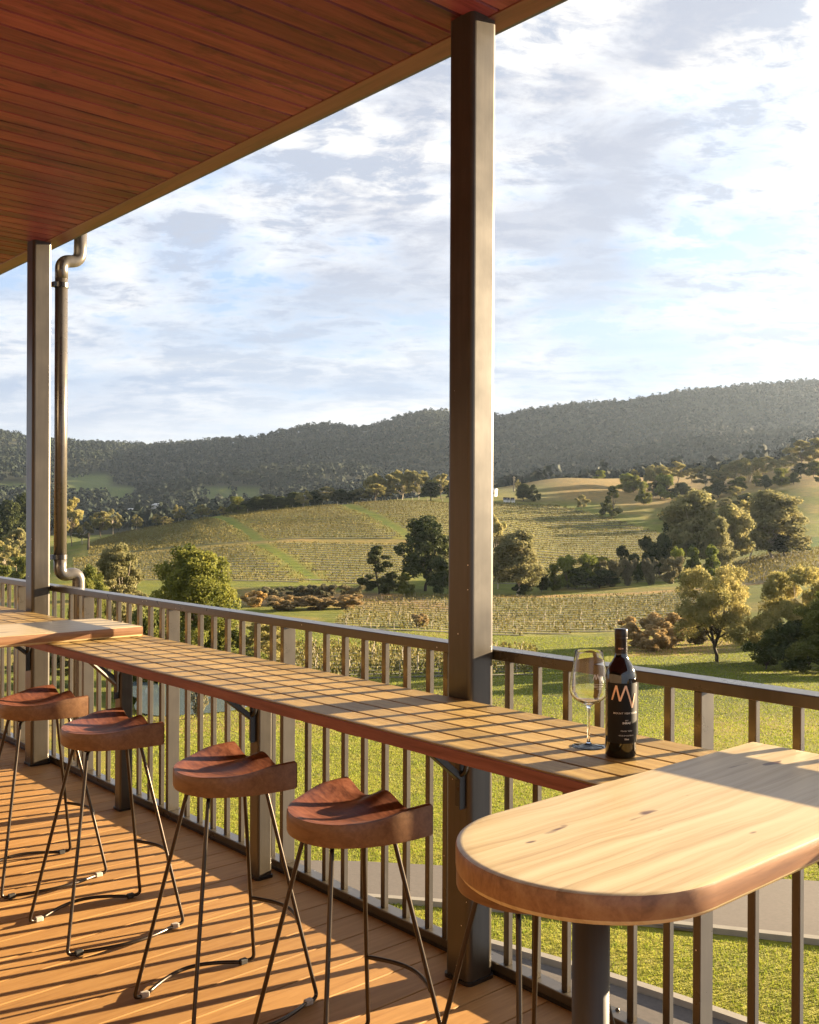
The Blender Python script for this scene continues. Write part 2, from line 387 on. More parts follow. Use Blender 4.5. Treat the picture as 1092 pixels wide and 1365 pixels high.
# ------------------------------------------------------------------ stools
def make_stool():
    t = empty('bar_stool', (0, 0, 0)); t['category'] = 'stool'; t['group'] = 'saddle seat stools lined up at the counter'
    a, D, b, n_ = .182, .285, .13, 2.35
    bm = bmesh.new(); NT_, NR = 56, 22
    def top(x, y):
        s = abs(x) / a; wf = max(0, min(1, 1 - (b - y) / .20)); wf = wf * wf * (3 - 2 * wf)
        rho = min(1, (x / a) ** 2 + ((y - (b - D * .52)) / (D * .56)) ** 2)
        z = .735 + wf * (.017 * math.cos(2 * PI * min(1, s * 1.0)) - .004) - .030 * (1 - rho) ** .8 * (1 - .45 * wf)
        return z + .008 * s * s * (1 - wf)
    def pt(r, th):
        c, s_ = math.cos(th), math.sin(th); k = (abs(c) ** n_ + abs(s_) ** n_) ** (-1 / n_)
        return a * r * k * c, b + D * r * k * s_
    cv = bm.verts.new((0, b, top(0, b))); rings = []
    for j in range(1, NR + 1):
        r = j / NR; rr = []
        for i in range(NT_ + 1):
            x, y = pt(r, PI + PI * i / NT_); rr.append(bm.verts.new((x, y, top(x, y) - (.003 if j == NR else 0))))
        rings.append(rr)
    for i in range(NT_): bm.faces.new((cv, rings[0][i], rings[0][i + 1]))
    for p, q in zip(rings, rings[1:]):
        for i in range(NT_): bm.faces.new((p[i], q[i], q[i + 1], p[i + 1]))
    last = rings[-1]; sides = [last]
    for s_, dz in ((1.010, -.006), (1.012, -.02), (1.010, None), (1.0, 'b')):
        rr = []
        for i in range(NT_ + 1):
            x, y = pt(s_, PI + PI * i / NT_); y = min(y, b)
            zt = last[i].co.z
            z = zt + dz if isinstance(dz, float) else (.672 if dz is None else .666)
            rr.append(bm.verts.new((x, y, z)))
        for i in range(NT_): bm.faces.new((sides[-1][i], rr[i], rr[i + 1], sides[-1][i + 1]))
        sides.append(rr)
    bot = [bm.verts.new((v.co.x, v.co.y, v.co.z)) for v in sides[-1]]
    bc = bm.verts.new((0, b, .662))
    for i in range(NT_): bm.faces.new((bc, bot[i + 1], bot[i]))
    # front wall along the straight edge
    left = [last[0]] + [s[0] for s in sides[1:]]; right = [last[-1]] + [s[-1] for s in sides[1:]]
    topline = [r[0] for r in reversed(rings)] + [cv] + [r[-1] for r in rings]
    fr_t = [bm.verts.new(v.co) for v in topline]; fr_b = [bm.verts.new((v.co.x, b + .004, .668)) for v in topline]; fr_m = [bm.verts.new((v.co.x, b + .004, v.co.z - .006)) for v in topline]
    for i in range(len(fr_t) - 1):
        bm.faces.new((fr_t[i], fr_t[i + 1], fr_m[i + 1], fr_m[i])); bm.faces.new((fr_m[i], fr_m[i + 1], fr_b[i + 1], fr_b[i]))
    bmesh.ops.remove_doubles(bm, verts=bm.verts[:], dist=.0004)
    bmesh.ops.recalc_face_normals(bm, faces=bm.faces[:])
    seat = mesh_obj('seat', bm, M['seat'], t, True)
    seat.data.set_sharp_from_angle(angle=rad(50))
    bm = bmesh.new(); box(bm, -.075, .075, -.115, .115, .6545, .6615, .003, 1); mesh_obj('mount_plate', bm, M['rod'], t)
    R_ = .0062
    tx, ty, bx, by = .062, .100, .178, .215
    for sx in (-1, 1):
        for sy in (-1, 1):
            bm = bmesh.new()
            p = fillet([(sx * tx * .6, sy * ty * .8, .652), (sx * tx, sy * ty, .648), (sx * bx, sy * by, R_ + .003), (sx * (bx + .006), sy * (by - .045), R_ + .003)], .028)
            tube(bm, p, R_, 10); mesh_obj('leg', bm, M['rod'], t, True)
            bm = bmesh.new(); x0 = sx * (bx + .006); y0 = sy * (by - .038)
            box(bm, x0 - .009, x0 + .009, y0 - .014, y0 + .014, .0005, .0185, .003, 1)
            mesh_obj('foot_pad', bm, M['pad_clear'] if sy < 0 and sx < 0 or sy > 0 and sx > 0 else M['rubber'], t)
        bm = bmesh.new(); pts = []
        for i in range(17):
            q = i / 16; y = -(by - .045) + 2 * (by - .045) * q; bow = .058 * math.sin(PI * q) ** 1.0
            pts.append((sx * (bx + .006 + bow), y, R_ + .003 + .010 * math.sin(PI * q)))
        tube(bm, pts, R_, 10); mesh_obj('floor_bar', bm, M['rod'], t, True)
    bm = bmesh.new(); pts = []; zf = .235; k = 1 - zf / .648; fx = tx + (bx - tx) * k; fy = ty + (by - ty) * k
    for i in range(17):
        q = i / 16; pts.append((-fx + 2 * fx * q, fy + .045 * math.sin(PI * q), zf))
    tube(bm, pts, R_, 10); mesh_obj('footrest', bm, M['rod'], t, True)
    return t
stool = make_stool()
SP = [(-1.86, -.648, .01, 'saddle seat stool at the far left end of the row under the counter'),
      (-1.20, -.655, -.02, 'second saddle seat stool from the left, overlapping the leftmost one'),
      (-.42, -.628, .0, 'saddle seat stool in the middle of the row, in front of a short post'),
      (.172, -.618, .0, 'nearest fully visible saddle seat stool, left of the tall middle post'),
      (.757, -.565, .0, 'saddle seat stool mostly hidden beneath the near round ended table')]
cps = [stool] + [copy_tree(stool) for _ in SP[1:]]
for o, (x, y, rz, lb) in zip(cps, SP): o.location = (x, y, 0.0008); o.rotation_euler.z = rz; o['label'] = lb
# ------------------------------------------------------------------ downpipe
dp = empty('downpipe', (-3.715, .200, 0), label='round bronze downpipe with bent elbows beside the far left post', cat='pipe')
bm = bmesh.new()
tube(bm, fillet([(0, .0, 2.90), (0, 0, 3.005), (0, .115, 3.025), (0, .12, 3.23)], .06, 8), .038, 24); mesh_obj('top_elbow', bm, M['pipe'], dp, True)
bm = bmesh.new(); tube(bm, [(0, 0, 1.20), (0, 0, 2.915)], .0375, 24); mesh_obj('pipe', bm, M['pipe'], dp, True)
bm = bmesh.new(); tube(bm, fillet([(0, 0, 1.22), (0, 0, 1.105), (0, .115, 1.12), (0, .12, .6), (0, .12, -5.5)], .075, 8), .038, 24); mesh_obj('bottom_elbow', bm, M['pipe'], dp, True)
for z in (1.22, 2.86):
    bm = bmesh.new(); lathe(bm, [(.0375, -.014), (.0415, -.014), (.0415, .014), (.0375, .014)], 24); box(bm, -.02, .02, -.055, -.034, -.014, .014)
    mesh_obj('clamp', bm, M['black'], dp, loc=(0, 0, z))
# ------------------------------------------------------------------ bottle and glass
FONT = bpy.data.fonts[0] if bpy.data.fonts else None
def wrap_text(name, body, size, r, ang, z, mat, parent, bold=0.0, shear=0.0, space=1.0):
    cu = bpy.data.curves.new(name, 'FONT'); cu.body = body; cu.size = size; cu.align_x = 'CENTER'; cu.offset = bold; cu.shear = shear; cu.space_character = space
    tmp = bpy.data.objects.new(name, cu); COL.objects.link(tmp)
    dg = bpy.context.evaluated_depsgraph_get(); me = bpy.data.meshes.new_from_object(tmp.evaluated_get(dg)); bpy.data.objects.remove(tmp)
    for v in me.vertices:
        a = ang + v.co.x / r; v.co = Vector((r * math.cos(a), r * math.sin(a), z + v.co.y))
    me.materials.clear(); me.materials.append(mat)
    return link_mesh(name, me, parent)
def wrap_stroke(bm, p, q, w, r, ang):                # slanted stroke on a cylinder, horizontally cut ends
    n = 10; A = []; B = []
    for i in range(n + 1):
        t = i / n; x = p[0] + (q[0] - p[0]) * t; z = p[1] + (q[1] - p[1]) * t
        for L, s in ((A, -w / 2), (B, w / 2)):
            a = ang + (x + s) / r; L.append(bm.verts.new((r * math.cos(a), r * math.sin(a), z)))
    for i in range(n): bm.faces.new((A[i], B[i], B[i + 1], A[i + 1]))
bp = Vector((.757, -.232, ZB))
bt = empty('wine_bottle', bp, label='dark wine bottle with black label standing on the counter', cat='bottle')
RB = .0375
bm = bmesh.new()
lathe(bm, [(0, .004), (.028, .001), (.034, .001), (RB, .006), (RB, .192), (.0368, .200), (.034, .211), (.0285, .223), (.0215, .233), (.0165, .243), (.0150, .255), (.0146, .262), (0, .262)], 48)
mesh_obj('glass_body', bm, M['bottle'], bt, True)
bm = bmesh.new(); lathe(bm, [(.0152, .248), (.0155, .252), (.0152, .285), (.0158, .2865), (.0158, .290), (.0154, .291), (.0158, .2925), (.0158, .309), (.0150, .311), (0, .311)], 40)
mesh_obj('screw_cap', bm, M['capsule'], bt, True)
toc = math.atan2(CAM.y - bp.y, CAM.x - bp.x)
fa = toc + .28                                       # label turned a little to the right as seen
bm = bmesh.new(); rr = RB + .0004; n = 40; A = []; B = []
for i in range(n + 1):
    a = fa - 1.25 + 2.5 * i / n; A.append(bm.verts.new((rr * math.cos(a), rr * math.sin(a), .038))); B.append(bm.verts.new((rr * math.cos(a), rr * math.sin(a), .183)))
for i in range(n): bm.faces.new((A[i], A[i + 1], B[i + 1], B[i]))
lab = mesh_obj('label', bm, M['label'], bt, True)
bm = bmesh.new(); r2 = RB + .0008; zt_, w_ = .178, .0075
for p, q in (((-.033, .142), (-.022, zt_)), ((-.022, zt_), (-.013, .140)), ((-.013, .140), (.001, zt_)), ((.001, zt_), (.019, .124)), ((.019, .124), (.029, zt_ - .02))):
    wrap_stroke(bm, p, q, w_ * .62, r2, fa); r2 += .00006
mesh_obj('emblem', bm, M['copper'], lab)
r3 = RB + .0009
wrap_text('lettering', 'MOUNT VIEW ESTATE', .0062, r3, fa + .12, .109, M['ink'], lab, .00008, 0, 1.12)
wrap_text('lettering', 'SHIRAZ', .0062, r3, fa + .10, .0855, M['ink'], lab, .0003, 0, 1.0)
wrap_text('lettering', '2019', .0042, r3, fa + .10, .0925, M['ink'], lab, .00005)
wrap_text('lettering', 'Hunter Valley', .0055, r3, fa + .10, .067, M['ink'], lab, 0, .3)
wrap_text('lettering', 'WINE OF AUSTRALIA', .0042, r3, fa + .10, .056, M['ink'], lab, .00003)
wrap_text('lettering', '750ml', .0048, r3, fa + .10, .047, M['ink'], lab, .0002)
wrap_text('lettering', 'VIEW', .0058, .0157, toc - .05, .262, M['copper'], bt, .00005)
gp = Vector((.643, -.213, ZB))
gl = empty('wine_glass', gp, label='empty stemmed wine glass with printed logo left of the bottle', cat='glass')
outer = [(0, 0), (.043, 0), (.0435, .0012), (.040, .0022), (.020, .0042), (.0075, .0075), (.0042, .013), (.0036, .03), (.0036, .085), (.0042, .096), (.0075, .104), (.018, .1105), (.034, .119), (.0445, .129), (.0490, .142), (.0487, .156), (.0448, .185), (.0395, .215), (.0350, .243)]
inner = [(.0344, .243), (.0388, .215), (.0440, .185), (.0476, .156), (.0478, .143), (.0434, .131), (.033, .1215), (.018, .114), (0, .110)]
bm = bmesh.new(); lathe(bm, outer + [(.0347, .2436)] + inner, 56); mesh_obj('bowl_and_stem', bm, M['glass'], gl, True)
bm = bmesh.new(); ga = math.atan2(CAM.y - gp.y, CAM.x - gp.x) + .52; r4 = .0478; zz = .190
def gr(z): return .0455 + (.185 - z) * .11 + .0007
for p, q in (((-.014, .176), (-.009, .190)), ((-.009, .190), (-.006, .177)), ((-.006, .177), (-.001, .190)), ((-.001, .190), (.005, .169)), ((.006, .183), (.008, .172)), ((.008, .172), (.012, .184)), ((.012, .184), (.015, .168))):
    wrap_stroke(bm, p, q, .0024, .0463, ga)
wrap_stroke(bm, (-.014, .1655), (.015, .1655), .0, .0478, ga)
for v in bm.verts:                                   # lay the strokes on the tapering bowl
    d = Vector((v.co.x, v.co.y)); d = d.normalized() * gr(v.co.z); v.co.x, v.co.y = d.x, d.y
n = 12
for i in range(n):
    a0 = ga - .3 + .62 * i / n; a1 = ga - .3 + .62 * (i + 1) / n; r_ = gr(.165)
    bm.faces.new([bm.verts.new((r_ * math.cos(a), r_ * math.sin(a), z)) for a, z in ((a0, .1643), (a1, .1643), (a1, .1655), (a0, .1655))])
mesh_obj('printed_logo', bm, M['white'], gl)
t1 = wrap_text('lettering', 'MOUNT VIEW', .0042, gr(.158), ga + .01, .158, M['white'], gl, .0001)
t1 = wrap_text('lettering', 'ESTATE', .0038, gr(.153), ga + .01, .1525, M['white'], gl, .0001)
#==TERRAIN==
# ------------------------------------------------------------------ terrain: real heights on a fan-shaped grid seen from the veranda
DN = [2, 13, 20, 40, 57, 67, 91, 121, 160, 200, 260, 350, 430, 520, 600, 700, 850, 1200, 1700, 2500, 3400, 6000]
near = {0: ('h', 5.6), 13: ('h', 6.2), 20: ('h', 7.0)}
TAB = {   # picture row of the ground at each distance
 -900: [1002, 958, 935, 885, 842, 808, 785, 768, 758, 750, 742, 735, 720, 705, 675, 645, 585],
 0:   [1000, 955, 927, 880, 841, 806, 783, 766, 752, 740, 728, 720, 712, 700, 670, 640, 576],
 100: [1000, 955, 927, 880, 840, 804, 779, 751, 733, 723, 726, 722, 715, 704, 666, 640, 590],
 200: [1000, 955, 927, 879, 840, 804, 779, 745, 720, 704, 710, 712, 708, 700, 672, 645, 591],
 300: [1000, 953, 927, 878, 840, 804, 780, 741, 705, 687, 694, 700, 698, 690, 665, 640, 587],
 400: [1000, 952, 925, 877, 840, 806, 782, 738, 697, 677, 684, 692, 694, 690, 665, 630, 570],
 550: [999, 951, 921, 878, 842, 812, 787, 742, 692, 668, 664, 672, 684, 686, 668, 625, 553],
 660: [998, 950, 919, 880, 846, 814, 789, 751, 702, 673, 654, 652, 664, 676, 664, 622, 554],
 760: [998, 950, 918, 882, 848, 813, 788, 756, 713, 679, 648, 637, 642, 662, 655, 615, 541],
 850: [998, 950, 917, 884, 848, 811, 785, 757, 714, 679, 652, 639, 638, 652, 645, 606, 535],
 925: [998, 950, 916, 885, 848, 806, 780, 752, 712, 678, 650, 638, 634, 648, 640, 600, 520],
 1000:[998, 950, 916, 885, 846, 798, 772, 744, 700, 660, 640, 628, 622, 640, 632, 592, 512],
 1092:[998, 950, 916, 885, 843, 790, 762, 733, 690, 648, 626, 616, 610, 630, 622, 582, 508],
 1400:[998, 950, 916, 885, 845, 800, 770, 740, 700, 660, 640, 630, 620, 635, 625, 585, 520],
 2600:[998, 950, 920, 890, 860, 820, 790, 770, 750, 735, 720, 710, 700, 690, 680, 660, 610],
}
PXC = sorted(TAB)
# finer skyline
SKY = [(-900, 600), (-100, 570), (0, 575), (30, 583), (70, 590), (150, 590), (200, 592), (260, 588), (340, 584), (380, 576), (420, 569), (450, 569), (480, 574), (510, 567), (550, 553), (580, 548), (640, 551), (670, 557), (700, 547), (750, 541), (800, 539), (850, 535), (900, 522), (950, 517), (1000, 512), (1050, 511), (1092, 508), (1400, 520), (2600, 610)]
def hz(px, D, py): return CAM.z + D * ray(px, py).z
cols = []
for pxc in PXC:
    r = TAB[pxc]; z = [CAM.z - 5.6, CAM.z - 6.2, CAM.z - 7.0]
    for D, y in zip(DN[3:], r): z.append(hz(pxc, D, y))
    z.append(z[-1] * .62); z.append(z[-1] * .8)     # behind the ridge
    cols.append(z)
cols = np.array(cols)
GP = np.concatenate([np.linspace(-900, -60, 36), np.arange(-48, 1140, 4.0), np.linspace(1150, 2600, 60)])
GD = np.concatenate([np.geomspace(2, 12, 14)[:-1], np.geomspace(12, 100, 150)[:-1], np.geomspace(100, 720, 230)[:-1], np.geomspace(720, 2700, 130)[:-1], np.geomspace(2700, 6000, 14)])
LD = np.log(np.array(DN, float)); LG = np.log(GD)
def pchip(x, y, xi):
    h = np.diff(x); d = np.diff(y, axis=-1) / h; m = np.zeros_like(y)
    m[..., 1:-1] = np.where(d[..., :-1] * d[..., 1:] > 0, 2 * d[..., :-1] * d[..., 1:] / (d[..., :-1] + d[..., 1:] + 1e-12), 0)
    m[..., 0] = d[..., 0]; m[..., -1] = d[..., -1]
    k = np.clip(np.searchsorted(x, xi) - 1, 0, len(x) - 2); t = (xi - x[k]) / h[k]
    return (y[..., k] * (2 * t**3 - 3 * t**2 + 1) + m[..., k] * h[k] * (t**3 - 2 * t**2 + t) + y[..., k + 1] * (-2 * t**3 + 3 * t**2) + m[..., k + 1] * h[k] * (t**3 - t**2))
skx = np.array([a for a, _ in SKY], float); sky_ = np.array([b for _, b in SKY], float)
cz = pchip(LD, cols, LG)                            # columns x GD
Z = pchip(np.array(PXC, float), cz.T.copy(), GP).T   # GP x GD
# skyline correction round D = 2500
ridge = np.array([hz(p, 2500, np.interp(p, skx, sky_) + 8 + 4 * min(1, max(0, (p - 450) / 200))) for p in GP]); i25 = np.argmin(abs(GD - 2500))
corr = ridge - Z[:, i25]; wgt = np.clip((GD - 1500) / 1000, 0, 1) * np.clip((4200 - GD) / 1700, 0, 1)
Z += corr[:, None] * wgt[None, :]
XX = np.zeros_like(Z); YY = np.zeros_like(Z)
Rh = np.array([R3.x, R3.y]); Fh = np.array([F3.x, F3.y])
for i, p in enumerate(GP):
    d = Fh + Rh * ((p - 546) / FPX); XX[i] = CAM.x + GD * d[0]; YY[i] = CAM.y + GD * d[1]
# spurs and gullies on the mountain, gentle rolls nearer
for i in range(len(GP)):
    for j in range(len(GD)):
        D = GD[j]
        if D > 700:
            a = min(1, (D - 700) / 700) * max(.12, min(1, abs(D - 2500) / 500))
            Z[i, j] += a * 42 * noise.fractal(Vector((XX[i, j] * .0021, YY[i, j] * .0021, 3.3)), 1.0, 2.1, 4)
        elif D > 25:
            Z[i, j] += min(1, (D - 25) / 60) * .5 * noise.noise(Vector((XX[i, j] * .03, YY[i, j] * .03, .7)))
def tz(px, D):
    i = np.clip(np.searchsorted(GP, px) - 1, 0, len(GP) - 2); j = np.clip(np.searchsorted(GD, D) - 1, 0, len(GD) - 2)
    a = (px - GP[i]) / (GP[i + 1] - GP[i]); b = (D - GD[j]) / (GD[j + 1] - GD[j])
    return (Z[i, j] * (1 - a) + Z[i + 1, j] * a) * (1 - b) + (Z[i, j + 1] * (1 - a) + Z[i + 1, j + 1] * a) * b
def gpos(px, D, dz=0.0):
    d = Fh + Rh * ((px - 546) / FPX); return Vector((CAM.x + D * d[0], CAM.y + D * d[1], float(tz(px, D)) + dz))
def rowof(px, D): return 682.6 + (CAM.z - float(tz(px, D))) / D * FPX
# what covers the ground: lush grass 0, dry grass 1, vineyard soil and stubble 2, tan reeds 3, forest floor 4, pasture 5
def sm(a, b, x): t = np.clip((x - a) / (b - a), 0, 1); return t * t * (3 - 2 * t)
P_, D_ = np.meshgrid(GP, GD, indexing='ij')
PY_ = 682.6 + (CAM.z - Z) / D_ * FPX
LUSH = np.array((.165, .195, .022)); LAWN = np.array((.235, .245, .026)); DRY = np.array((.36, .26, .09)); VINE = np.array((.27, .27, .058)); TAN = np.array((.46, .30, .13)); FOR = np.array((.050, .055, .028)); PAST = np.array((.15, .20, .05)); SHADEG = np.array((.085, .115, .02))
colr = np.zeros(Z.shape + (3,)) + LUSH
def paint(c, w): 
    global colr
    w = np.clip(w, 0, 1)[..., None]; colr = colr * (1 - w) + c * w
nz = np.zeros_like(Z)
for i in range(len(GP)):
    for j in range(0, len(GD)):
        if GD[j] < 800: nz[i, j] = noise.fractal(Vector((XX[i, j] * .06, YY[i, j] * .06, 1.1)), 1., 2., 3)
paint(LAWN, sm(52, 40, D_ + nz * 4))
paint(DRY, sm(.1, .6, nz) * .45 * sm(30, 40, D_) )
paint(DRY, sm(44, 50, D_ + 3 * nz) * sm(62, 54, D_ + 3 * nz) * sm(660, 560, P_) * .75)
paint(SHADEG, sm(52, 60, D_) * sm(96, 88, D_) * sm(640, 760, P_) * .35)  # grass coloured darker where the trees shade the lawn
# vineyard blocks: polygon tests by distance and bearing
vb = {}
vb['near'] = sm(74, 76, D_) * sm(103, 101, D_) * sm(350, 380, P_) * sm(720, 690, P_)
vb['mid'] = sm(119 , 121, D_ - np.clip((P_ - 700) * .05, 0, 14)) * sm(184, 182, D_ + np.clip((P_-860)*.0,0,0)) * sm(440, 470, P_ + (D_ - 120) * .0) * sm(955, 935, P_)
vb['left_low'] = sm(206, 209, D_) * sm(286, 284, D_) * sm(92, 100, P_) * sm(560, 540, P_)
vb['left_up'] = sm(294, 297, D_) * sm(428, 424, D_) * sm(105, 112, P_) * sm(655, 640, P_)
vb['right_up'] = sm(215, 218, D_) * sm(455, 448, D_ + np.clip((P_ - 720) * .6, 0, 999)) * sm(640, 650, P_) * sm(905, 880, P_)
vb['far_right'] = sm(186, 189, D_) * sm(262, 258, D_) * sm(958, 968, P_) * sm(1300, 1290, P_)
for k_ in vb.values(): paint(VINE, k_ * .92)
paint(TAN, sm(284, 287, D_) * sm(297, 293, D_) * sm(95, 110, P_) * sm(590, 560, P_) * .45)              # path between blocks
paint(TAN * .9, sm(150, 165, D_ + 10 * nz) * sm(196, 186, D_ + 8 * nz) * sm(310, 340, P_) * sm(640, 560, P_ + (D_ - 170) * 4))
paint(TAN, sm(184, 186, D_) * sm(191, 189, D_) * sm(560, 620, P_) * .8)
paint(TAN * .8, sm(96, 100, D_ + 4 * nz) * sm(122, 116, D_ + 4 * nz) * sm(800, 840, P_) * sm(1010, 960, P_) * .85)
for (p0, d0, p1, d1, wd) in ((285, 424, 345, 297, 9), (345, 284, 425, 208, 11), (452, 424, 545, 300, 10)):
    t = (D_ - d1) / (d0 - d1); pc = p1 + (p0 - p1) * t
    paint(np.array((.20, .25, .03)), sm(wd, wd * .55, abs(P_ - pc)) * sm(-.02, .02, t) * sm(1.02, .98, t))
paint(DRY * .85, sm(440, 470, D_) * sm(760, 700, D_) * sm(655, 680, P_) * .9)
paint(DRY * .95, sm(395, 450, D_ + nz * 20) * sm(790, 850, P_) * sm(720, 680, D_) * .8)
paint(PAST, sm(640, 690, P_) * sm(760, 700, P_) * sm(455, 470, D_) * sm(560, 520, D_) * .7)
paint(np.array((.09, .16, .02)), sm(262, 266, D_) * sm(300, 290, D_) * sm(1040, 1060, P_))
paint(FOR, sm(690, 760, D_))
def fieldm(x0, x1, y0, y1): return sm(x0 - 10, x0 + 14, P_) * sm(x1 + 10, x1 - 14, P_) * sm(y0 - 3, y0 + 4, PY_) * sm(y1 + 3, y1 - 4, PY_) * sm(700, 800, D_) * sm(2100, 2000, D_)
FIELDS = [(88, 150, 634, 668), (140, 182, 650, 674), (262, 352, 650, 676), (-10, 40, 646, 660)]
for f in FIELDS: paint(PAST * (.9 if f[0] < 200 else .75), fieldm(*f))
# drive and narrow paved strip in front of the building, following the two kerb lines seen through the balusters
V = np.stack([XX, YY, Z], -1).reshape(-1, 3)
nI, nJ = Z.shape; idx = np.arange(nI * nJ).reshape(nI, nJ)
Fq = np.stack([idx[:-1, :-1], idx[1:, :-1], idx[1:, 1:], idx[:-1, 1:]], -1).reshape(-1, 4)
def m_ground():
    k = NT('ground_cover'); a = k.node('ShaderNodeAttribute', attribute_name='cover'); w = k.world()
    n1 = k.noise(w, .35, 6, .65); n2 = k.noise(w, 4.5, 5, .7); n3 = k.noise(w, .05, 4, .6)
    c = k.mix(k.ramp(n1, [(.35, (0, 0, 0)), (.65, (1, 1, 1))]), k.mix(1.0, a.outputs['Color'], (.74, .78, .8), 'MULTIPLY'), k.mix(1.0, a.outputs['Color'], (1.30, 1.14, .95), 'MULTIPLY'))
    c = k.mix(k.math('MULTIPLY', k.ramp(n2, [(.38, (1, 1, 1)), (.58, (0, 0, 0))]), .45), c, k.mix(1.0, c, (.5, .55, .5), 'MULTIPLY'))
    c = k.mix(k.math('MULTIPLY', k.ramp(n3, [(.45, (0, 0, 0)), (.7, (1, 1, 1))]), .3), c, k.mix(1.0, c, (1.25, 1.0, .8), 'MULTIPLY'))
    n4 = k.noise(w, .9, 5, .7, .4)
    c = k.mix(k.math('MULTIPLY', k.ramp(n4, [(.55, (0, 0, 0)), (.68, (1, 1, 1))]), .45), c, (.21, .16, .075))
    c = k.mix(1.0, c, (KA, KA, KA), 'MULTIPLY')
    k.bs(Base_Color=c, Roughness=.95, Specular_IOR_Level=.15)
    k.bump(k.math('ADD', n2, k.noise(w, 14, 3, .7)), .9, .12); return k.m
me = raw_mesh('ground', V, Fq, m_ground())
ca = me.color_attributes.new('cover', 'FLOAT_COLOR', 'POINT'); cc = np.ones((nI * nJ, 4), np.float32); cc[:, :3] = colr.reshape(-1, 3); ca.data.foreach_set('color', cc.ravel())
me.polygons.foreach_set('use_smooth', [True] * len(me.polygons))
g = link_mesh('ground', me); tag(g, kind='structure')
# --- drive, kerbs, paving (ribbons draped on the ground)
def groundhit(px, py):                               # distance where the sight line meets the ground
    d = ray(px, py); lo = None
    for D in np.geomspace(6, 60, 400):
        if CAM.z + d.z * D < tz(px, D):
            lo, hi = D / 1.006, D
            for _ in range(18):
                m = (lo + hi) / 2
                if CAM.z + d.z * m < tz(px, m): hi = m
                else: lo = m
            return hi
    return 60.
def strip(name, mat, L, w, zoff, thick, x0=None, x1=None):   # constant-width kerb along a smooth line on the ground
    xs = np.linspace(L[0][0] if x0 is None else x0, L[-1][0] if x1 is None else x1, 60); pts = np.array([gpos(x, groundhit(x, np.interp(x, [a for a, _ in L], [b for _, b in L])))[:] for x in xs])
    t = np.linspace(-1, 1, len(pts)); P = [np.polyval(np.polyfit(t, pts[:, q], 4), t) for q in range(3)]; P = np.stack(P, 1); bm = bmesh.new(); prev = None
    for i in range(len(P)):
        d = Vector(P[min(i + 1, len(P) - 1)] - P[max(i - 1, 0)]); n_ = Vector((-d.y, d.x, 0)).normalized() * w / 2; c = Vector(P[i])
        r = [bm.verts.new(c + n_ + Vector((0, 0, zoff))), bm.verts.new(c + n_ * .85 + Vector((0, 0, thick))), bm.verts.new(c - n_ * .85 + Vector((0, 0, thick))), bm.verts.new(c - n_ + Vector((0, 0, zoff)))]
        if prev:
            for a in range(3): bm.faces.new((prev[a], r[a], r[a + 1], prev[a + 1]))
        prev = r
    bmesh.ops.recalc_face_normals(bm, faces=bm.faces[:]); o = mesh_obj(name, bm, mat); tag(o, kind='structure'); return o
def ribbon(name, mat, A, B, zoff, n=80, thick=0.0):
    bm = bmesh.new(); ra = []
    fa = lambda pts, t: np.interp(t, [p[0] for p in pts], [p[1] for p in pts])
    xs = np.linspace(max(A[0][0], B[0][0]), min(A[-1][0], B[-1][0]), n); m_ = 6; grid = []
    for x in xs:
        ya, yb = fa(A, x), fa(B, x); Da, Db = groundhit(x, ya), groundhit(x, yb)
        grid.append([bm.verts.new(gpos(x, Da + (Db - Da) * q / m_, zoff)) for q in range(m_ + 1)])
    for p, q in zip(grid, grid[1:]):
        for i in range(m_): bm.faces.new((p[i], q[i], q[i + 1], p[i + 1]))
    if thick:
        r = bmesh.ops.extrude_face_region(bm, geom=bm.faces[:]); vs = [e for e in r['geom'] if isinstance(e, bmesh.types.BMVert)]
        bmesh.ops.translate(bm, vec=(0, 0, thick), verts=vs)
    bmesh.ops.recalc_face_normals(bm, faces=bm.faces[:])
    o = mesh_obj(name, bm, mat); tag(o, kind='structure'); return o
topL = [(-100, 1137), (300, 1149), (479, 1151), (590, 1157), (800, 1164), (1010, 1173), (1092, 1178), (1500, 1205)]
botL = [(-100, 1172), (300, 1190), (520, 1199), (590, 1207), (814, 1228), (898, 1243), (1092, 1257), (1500, 1300)]
k2 = [(300, 1200), (560, 1240), (650, 1262), (720, 1283), (814, 1311), (908, 1341), (980, 1366), (1300, 1480)]
off = lambda L, d: [(x, y + d) for x, y in L]
ribbon('driveway', M['asphalt'], topL, off(botL, -2), .05)
strip('kerb', M['concrete'], botL, .16, -.1, .10)
strip('kerb', M['concrete'], k2, .15, -.1, .12)
ribbon('paved_strip', M['asphalt'], off(k2, 5), off(k2, 90), .05)
# --- pond
def m_water():
    k = NT('pond_water'); n = k.noise(k.world(), 3, 3)
    k.bs(Base_Color=(.10, .13, .14), Roughness=.12, IOR=1.33, Specular_IOR_Level=.8); k.bump(n, .06, .01); return k.m
bm = bmesh.new(); c0 = gpos(255, 63); zz = max(float(tz(p, d)) for p in (190, 255, 320) for d in (59, 63, 67)) - .0
vs = []
for i in range(48):
    a = 2 * PI * i / 48; r_ = 1 + .15 * math.sin(3 * a + 1) + .08 * math.sin(5 * a)
    p = CAM.to_2d() + Vector(Fh) * (64 + 6.2 * math.sin(a) * r_); px = 262 + 105 * math.cos(a) * r_
    D = 64 + 6.2 * math.sin(a) * r_; q = gpos(px, D); vs.append(bm.verts.new((q.x, q.y, zz + .08)))
bm.faces.new(vs); bmesh.ops.recalc_face_normals(bm, faces=bm.faces[:])
for f in bm.faces:
    if f.normal.z < 0: f.normal_flip()
o = mesh_obj('pond', bm, m_water()); tag(o, kind='structure')

